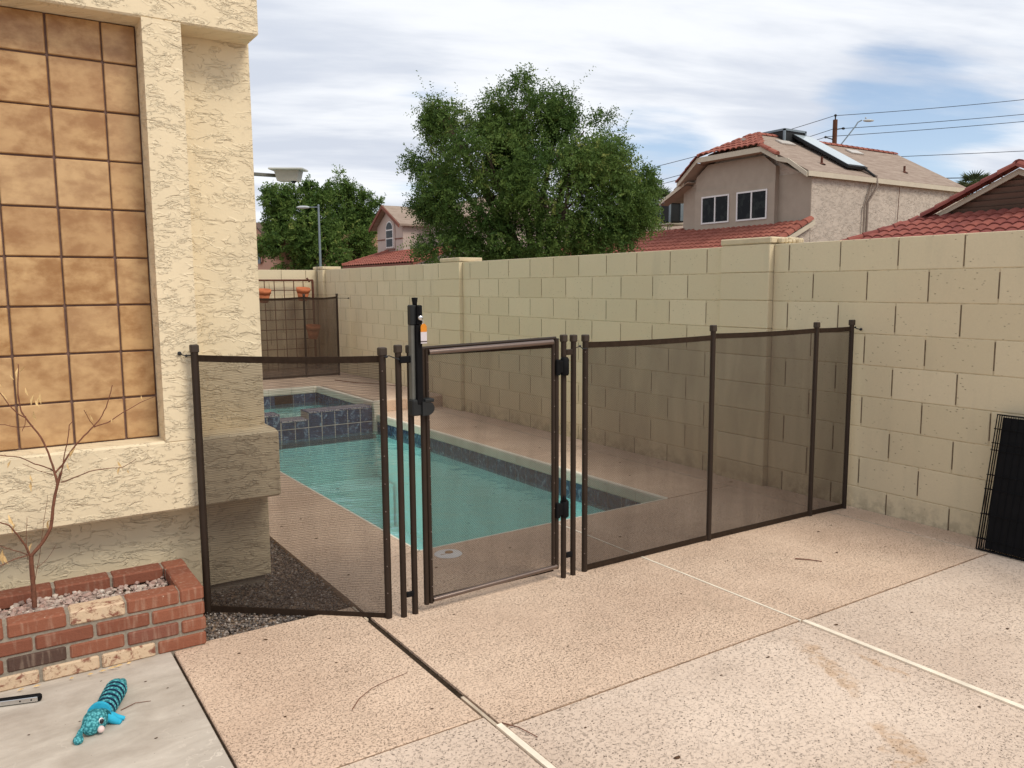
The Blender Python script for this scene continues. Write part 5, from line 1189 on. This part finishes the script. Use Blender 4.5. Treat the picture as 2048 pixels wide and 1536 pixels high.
# ------------------------------------------------------------ street furniture
la = empty('street_lamp', (18.15, 49.1, 0), 'grey street lamp on a straight pole before the left trees', 'street lamp', 'street lamps')
b = MB(); b.tube([(18.15, 49.08, 0), (18.15, 49.08, 6.46)], [.085, .055], 10); b.ball((18.15, 49.08, 6.5), .07); b.build('pole', M['bluegrey'], la)
b = MB(); b.tube([(18.15, 49.08, 6.40), (17.6, 49.42, 6.40)], .03, 8); b.build('arm', M['bluegrey'], la)
b = MB(); b.ball((17.35, 49.58, 6.40), (.42, .16, .10), 16, 8, M=Matrix.Rotation(R(-31), 3, 'Z')); b.build('lamp_head', simple('pale_lamp', (.45, .48, .50), .4, .4), la)
pp = empty('power_pole', (54.1, 38.4, 0), 'brown timber power pole rising behind the tan house roof', 'utility pole')
b = MB(); b.tube([(54.1, 38.4, 0), (54.1, 38.4, 13.55)], [.20, .165], 10); b.build('pole', M['wood'], pp)
b = MB(); b.tube([(54.1, 38.4, 13.5), (54.1, 38.4, 13.9)], .05, 6); b.ball((54.1, 38.4, 13.86), .10); b.tube([(54.1, 38.4, 12.85), (54.55, 38.1, 12.92)], .04, 6); b.ball((54.6, 38.05, 12.92), (.16, .1, .09)); b.tube([(54.1, 38.4, 12.1), (53.5, 38.75, 12.30)], .04, 6); b.ball((53.5, 38.75, 12.3), .09); b.build('insulator', M['charcoal'], pp)
l2 = empty('street_lamp', (54.3, 37.9, 0), 'street lamp on a slanting arm beside the timber power pole', 'street lamp', 'street lamps')
b = MB(); b.tube([(54.15, 38.2, 10.9), (54.35, 38.05, 11.7), (55.3, 37.5, 13.1), (55.45, 37.45, 13.35), (55.7, 37.3, 13.5)], .045, 8); b.build('arm', M['bluegrey'], l2)
b = MB(); b.ball((56.15, 37.05, 13.47), (.42, .15, .09), 14, 8, M=Matrix.Rotation(R(-33), 3, 'Z')); b.ball((55.95, 37.15, 13.66), .06); b.build('lamp_head', simple('pale_lamp_b', (.45, .45, .42), .4, .4), l2)
def wire(pts, label, r=.022):
    P0, P1 = Vector(pts[0]), Vector(pts[-1]); b = MB(); N = 16; sag = pts[1]
    b.tube([P0.lerp(P1, k/N)-Vector((0, 0, sag*4*(k/N)*(1-k/N))) for k in range(N+1)], r, 5)
    return b.build('power_line', M['wire'], label=label, cat='power line', group='overhead power lines')
def ext(a, b_, k): a, b_ = Vector(a), Vector(b_); return tuple(a+(b_-a)*k)
wire([(54.11, 38.49, 13.86), .15, ext((54.11, 38.49, 13.8), (65.91, 30.89, 15.07), 1.5)], 'uppermost power line running right from the pole top')
wire([(54.6, 38.05, 12.92), .1, ext((54.45, 38.14, 12.92), (65.83, 30.79, 13.97), 1.5)], 'second power line right of the pole starting at its side insulator')
wire([(53.5, 38.75, 12.33), .1, ext((53.58, 38.64, 12.37), (65.79, 30.74, 13.45), 1.5)], 'third power line right of the pole, lowest of the three reaching it')
wire([(50.0, 40.2, 10.45), .03, ext((58.41, 35.23, 10.83), (65.63, 30.52, 11.18), 1.6)], 'single power line crossing the sky above the gable end of the tan house')
wire([(56.5, 35.9, 9.15), .02, ext((61.53, 32.93, 9.19), (64.01, 31.31, 9.24), 3.)], 'lowest power line behind the gable of the right house', .035)
wire([(54.11, 38.49, 13.86), .25, ext((54.11, 38.49, 13.8), (41.99, 45.95, 10.15), 1.35)], 'uppermost power line running left from the pole toward the big tree')
wire([(54.0, 38.4, 12.9), .2, ext((53.9, 38.5, 12.85), (42.38, 45.55, 9.15), 1.3)], 'middle power line running left from the pole toward the big tree')
wire([(53.5, 38.75, 12.3), .2, ext((53.5, 38.7, 12.3), (42.36, 45.52, 8.86), 1.3)], 'lower power line running left from the pole toward the big tree')

# ------------------------------------------------------------ trees
def crown(name, base, lobes, n_spray, leaf_l, leaf_w, m, seed, droop=.35, parent=None, nl=12, spray_len=.45, gap=.0, face=None, knobs=0):
    """lobes in local metres: (x right, y depth, z height, rx, ry, rz)"""
    g = np.random.default_rng(seed)
    L = np.array(lobes); big_ = len(L)
    if knobs:      # smaller clumps standing proud of the main ones
        add = []
        for (x, y, z, rx, ry, rz) in L:
            for k in range(knobs):
                dv = g.normal(size=3); dv /= np.linalg.norm(dv); dv[2] = dv[2]*.9+.15; q = np.array([x, y, z])+dv*np.array([rx, ry, rz])*g.uniform(.8, 1.02)
                if any((((q-l[:3])/l[3:])**2).sum() < .45 for l in L): continue
                r = g.uniform(.20, .42)*min(rx, rz)+.06; add.append([*q, r*g.uniform(.8, 1.3), r, r*g.uniform(.7, 1.4)])
        if add: L = np.vstack([L, add])
    vol = L[:, 3]*L[:, 5]; vol[big_:] *= 1.9; pr = vol/vol.sum()
    idx = g.choice(len(L), n_spray, p=pr)
    dirs = g.normal(size=(n_spray, 3)); dirs /= np.linalg.norm(dirs, axis=1, keepdims=True)
    rad = g.uniform(.30, 1.0, n_spray)**.60
    P_ = L[idx, :3]+dirs*L[idx, 3:]*rad[:, None]
    # clumpy gaps from noise
    fq = 17./max(L[:, 3].max()*3, 17.)*1.0; kk = np.array([mnoise.noise(Vector(p)*1.7+Vector((seed, 0, 0)))*.75+mnoise.noise(Vector(p)*.75+Vector((seed, 4, 0)))*.65 for p in P_]); P_ = P_[kk > -.28+gap]; dirs = dirs[kk > -.28+gap]; n = len(P_)
    outw = dirs*np.array([1, 1, .7])+g.normal(size=(n, 3))*.55; outw[:, 2] -= droop-.25*g.random(n); outw /= np.linalg.norm(outw, axis=1, keepdims=True)
    side = np.cross(outw, g.normal(size=(n, 3))); side /= np.linalg.norm(side, axis=1, keepdims=True)
    sl = spray_len*g.uniform(.5, 1.25, n)
    tn = np.clip(g.normal(.45, .22, n)+.5*np.array([mnoise.noise(Vector(p)*.9+Vector((9, seed, 0))) for p in P_]), 0, 1)
    t = np.linspace(.08, 1, nl)
    sgn = np.where(np.arange(nl) % 2, 1., -1.)
    base_p = P_[:, None, :]+outw[:, None, :]*(sl[:, None, None]*t[None, :, None]); base_p[..., 2] -= (sl[:, None]*t[None]**2)*.35*droop*1.5
    ld = outw[:, None, :]*.45+side[:, None, :]*sgn[None, :, None]+g.normal(size=(n, nl, 3))*.35; ld /= np.linalg.norm(ld, axis=2, keepdims=True)
    wd = np.cross(ld, g.normal(size=(n, nl, 3))); wd /= np.linalg.norm(wd, axis=2, keepdims=True)
    ll = leaf_l*g.uniform(.7, 1.3, (n, nl, 1)); ww = leaf_w*g.uniform(.7, 1.3, (n, nl, 1))
    a = base_p; b_ = base_p+ld*ll*.55+wd*ww; c = base_p+ld*ll; d = base_p+ld*ll*.55-wd*ww
    V = np.stack([a, b_, c, d], 2).reshape(-1, 3)
    cy, sy = math.cos(YAW), math.sin(YAW)   # local x runs across the street view, y away
    W = np.stack([V[:, 0]*cy+V[:, 1]*sy, -V[:, 0]*sy+V[:, 1]*cy, V[:, 2]], 1)+np.array(base)
    F = np.arange(len(W)).reshape(-1, 4)
    return np_mesh(name, W, F, m, np.repeat(tn, nl), False, parent)
def limbs(base, lobes, r0, fork, parent, seed):
    rr = random.Random(seed); cy, sy = math.cos(YAW), math.sin(YAW); b = MB()
    def wp(x, y, z): return Vector((x*cy+y*sy+base[0], -x*sy+y*cy+base[1], z+base[2]))
    b.tube([wp(0, 0, 0), wp(.05, 0, fork*.5), wp(0, .05, fork)], [r0*1.25, r0, r0*.9], 10)
    for (x, y, z, rx, ry, rz) in lobes:
        m_ = (x*.4+rr.uniform(-.2, .2), y*.4, fork+(z-fork)*.45)
        b.tube([wp(0, .05, fork-.05), wp(*m_), wp(x, y, z), wp(x+rr.uniform(-.3, .3), y, z+rz*.6)], [r0*.6, r0*.4, r0*.22, r0*.08], 7)
        for k in range(5):
            a = rr.uniform(0, 6.28); b.tube([wp(x*.8, y*.8, z*.9), wp(x+rx*.6*math.cos(a), y+ry*.6*math.sin(a), z+rz*rr.uniform(-.3, .6))], [r0*.18, r0*.05], 5)
    return b.build('trunk', M['bark'], parent)
k17 = 17/FPX
def lobe_px(u, v, ru, rv, u0, v0, D, depth=0., zb=0.):
    s_ = D/FPX; return ((u-u0)*s_, depth, 1.481+(580-v)*s_, ru*s_, (ru+rv)*.5*s_, rv*s_)
BT = (9.92, 13.96, 0)
big = empty('mesquite_tree', BT, 'big bushy dark green tree behind the block wall in the middle', 'tree')
LB = [lobe_px(*a, 1080, 0, 17, d) for *a, d in (
 (1045, 250, 62, 50, .0), (1000, 290, 60, 55, .3), (905, 268, 42, 46, .2), (868, 235, 16, 22, .2), (880, 345, 30, 62, 0.), (985, 345, 95, 80, -.3), (1122, 232, 26, 44, .1), (1140, 320, 70, 62, -.2),
 (1130, 412, 120, 92, -.7), (950, 425, 88, 75, -.3), (1205, 380, 56, 52, -.2), (1232, 300, 18, 20, .1), (885, 494, 52, 40, -.6), (1060, 500, 160, 52, -.3), (1180, 478, 75, 50, -.3), (1228, 472, 40, 50, -.3), (1278, 398, 30, 30, 0.), (1290, 440, 16, 26, 0.),
 (842, 486, 22, 24, -.5), (1100, 530, 150, 40, -.3), (1195, 265, 20, 30, .3), (1060, 190, 22, 22, .1), (838, 330, 10, 26, .1), (850, 420, 16, 20, 0.))]
crown('crown', BT, LB, 19000, .058, .0135, M['leaf'], 3, .42, big, 14, .30, gap=.03, knobs=5)
crown('crown_tips', BT, [(x, y, z, rx*1.04, ry*1.04, rz*1.05) for x, y, z, rx, ry, rz in LB[:12]], 900, .055, .011, M['leaf'], 5, -.35, big, 16, .48, gap=.0)
limbs(BT, LB[:9], .16, 1.3, big, 1)
def far_tree(nm, u, v, D, lobes, ns, lsz, lw, m, seed, label, droop=.15, sp=.50, vz=0., gap=.0):
    base = v
    root = empty(nm, base, label, 'tree', 'trees beyond the far wall')
    Lb = [lobe_px(a[0], a[1]+14, *a[2:], u, 0, D, dd) for *a, dd in lobes]
    crown('crown', base, Lb, ns, lsz, lw, m, seed, droop, root, 12, sp, gap=gap, knobs=5); limbs(base, Lb[:5], .22, 2.0, root, seed); return root
far_tree('leafy_tree', 615, (18.605, 52.883, 0.), 54, ((600, 430, 48, 46, 0), (565, 398, 28, 30, 0), (632, 460, 50, 60, -.5), (582, 490, 46, 50, -.5), (650, 505, 52, 46, -.4), (600, 385, 26, 18, 0), (642, 392, 26, 24, 0), (548, 385, 12, 14, 0), (556, 430, 18, 26, 0), (625, 372, 8, 14, 0), (662, 380, 10, 16, 0), (545, 470, 14, 22, 0)), 5600, .16, .046, M['leaf2'], 21, 'bushy green tree left of the street lamp above the far wall')
far_tree('leafy_tree', 705, (22.668, 55.027, 0.), 58, ((700, 440, 34, 44, 0), (712, 475, 40, 50, 0), (690, 400, 14, 32, 0), (735, 455, 20, 36, 0), (700, 510, 52, 40, 0), (722, 392, 9, 28, 0), (688, 362, 7, 22, 0), (704, 375, 6, 18, 0), (736, 402, 7, 20, 0), (752, 420, 8, 20, 0), (764, 402, 4, 10, 0), (676, 400, 10, 18, 0)), 5200, .16, .040, M['leaf2'], 22, 'darker green tree with upright shoots between the street lamp and the arched window house', -.1)

def fan_palm(x, y, h, r, label, seed):
    root = empty('fan_palm', (x, y, 0), label, 'palm tree', 'fan palms behind the houses'); rr = random.Random(seed)
    b = MB(); b.tube([(x, y, 0), (x, y, h-.2)], [.22, .17], 10); b.build('trunk', M['bark'], root)
    b = MB()
    for k in range(34):
        a = rr.uniform(0, 2*math.pi); el = rr.uniform(-.5, 1.3); d = Vector((math.cos(a)*math.cos(el), math.sin(a)*math.cos(el), math.sin(el))); s_ = d.cross(Vector((0, 0, 1))).normalized(); u_ = s_.cross(d)
        st = Vector((x, y, h)); hub = st+d*r*.45; b.tube([st, hub], .012, 4)
        for j in range(15):
            t = R(-75+150*j/14); dd = (d*math.cos(t)+s_*math.sin(t)).normalized()+Vector((0, 0, -.12)); tip = hub+dd*r*.58*rr.uniform(.85, 1.1)-Vector((0, 0, r*.10)); wv = dd.cross(u_).normalized()*.028*r
            mid = hub.lerp(tip, .5)+u_*.03; b.add([hub, mid+wv, tip, mid-wv], [(0, 1, 2, 3)], rr.random())
    b.build('fronds', M['palm'], root)
fan_palm(32.1, 33.8, 6.0, 1.25, 'fan palm peeking out right of the big tree', 5)
fan_palm(52.0, 26.9, 7.2, 1.5, 'fan palm behind the right end of the tan house', 6)
fan_palm(24.6, 46.0, 4.4, 1.2, 'fan palm mostly hidden behind the big tree left of the tan roof', 8)
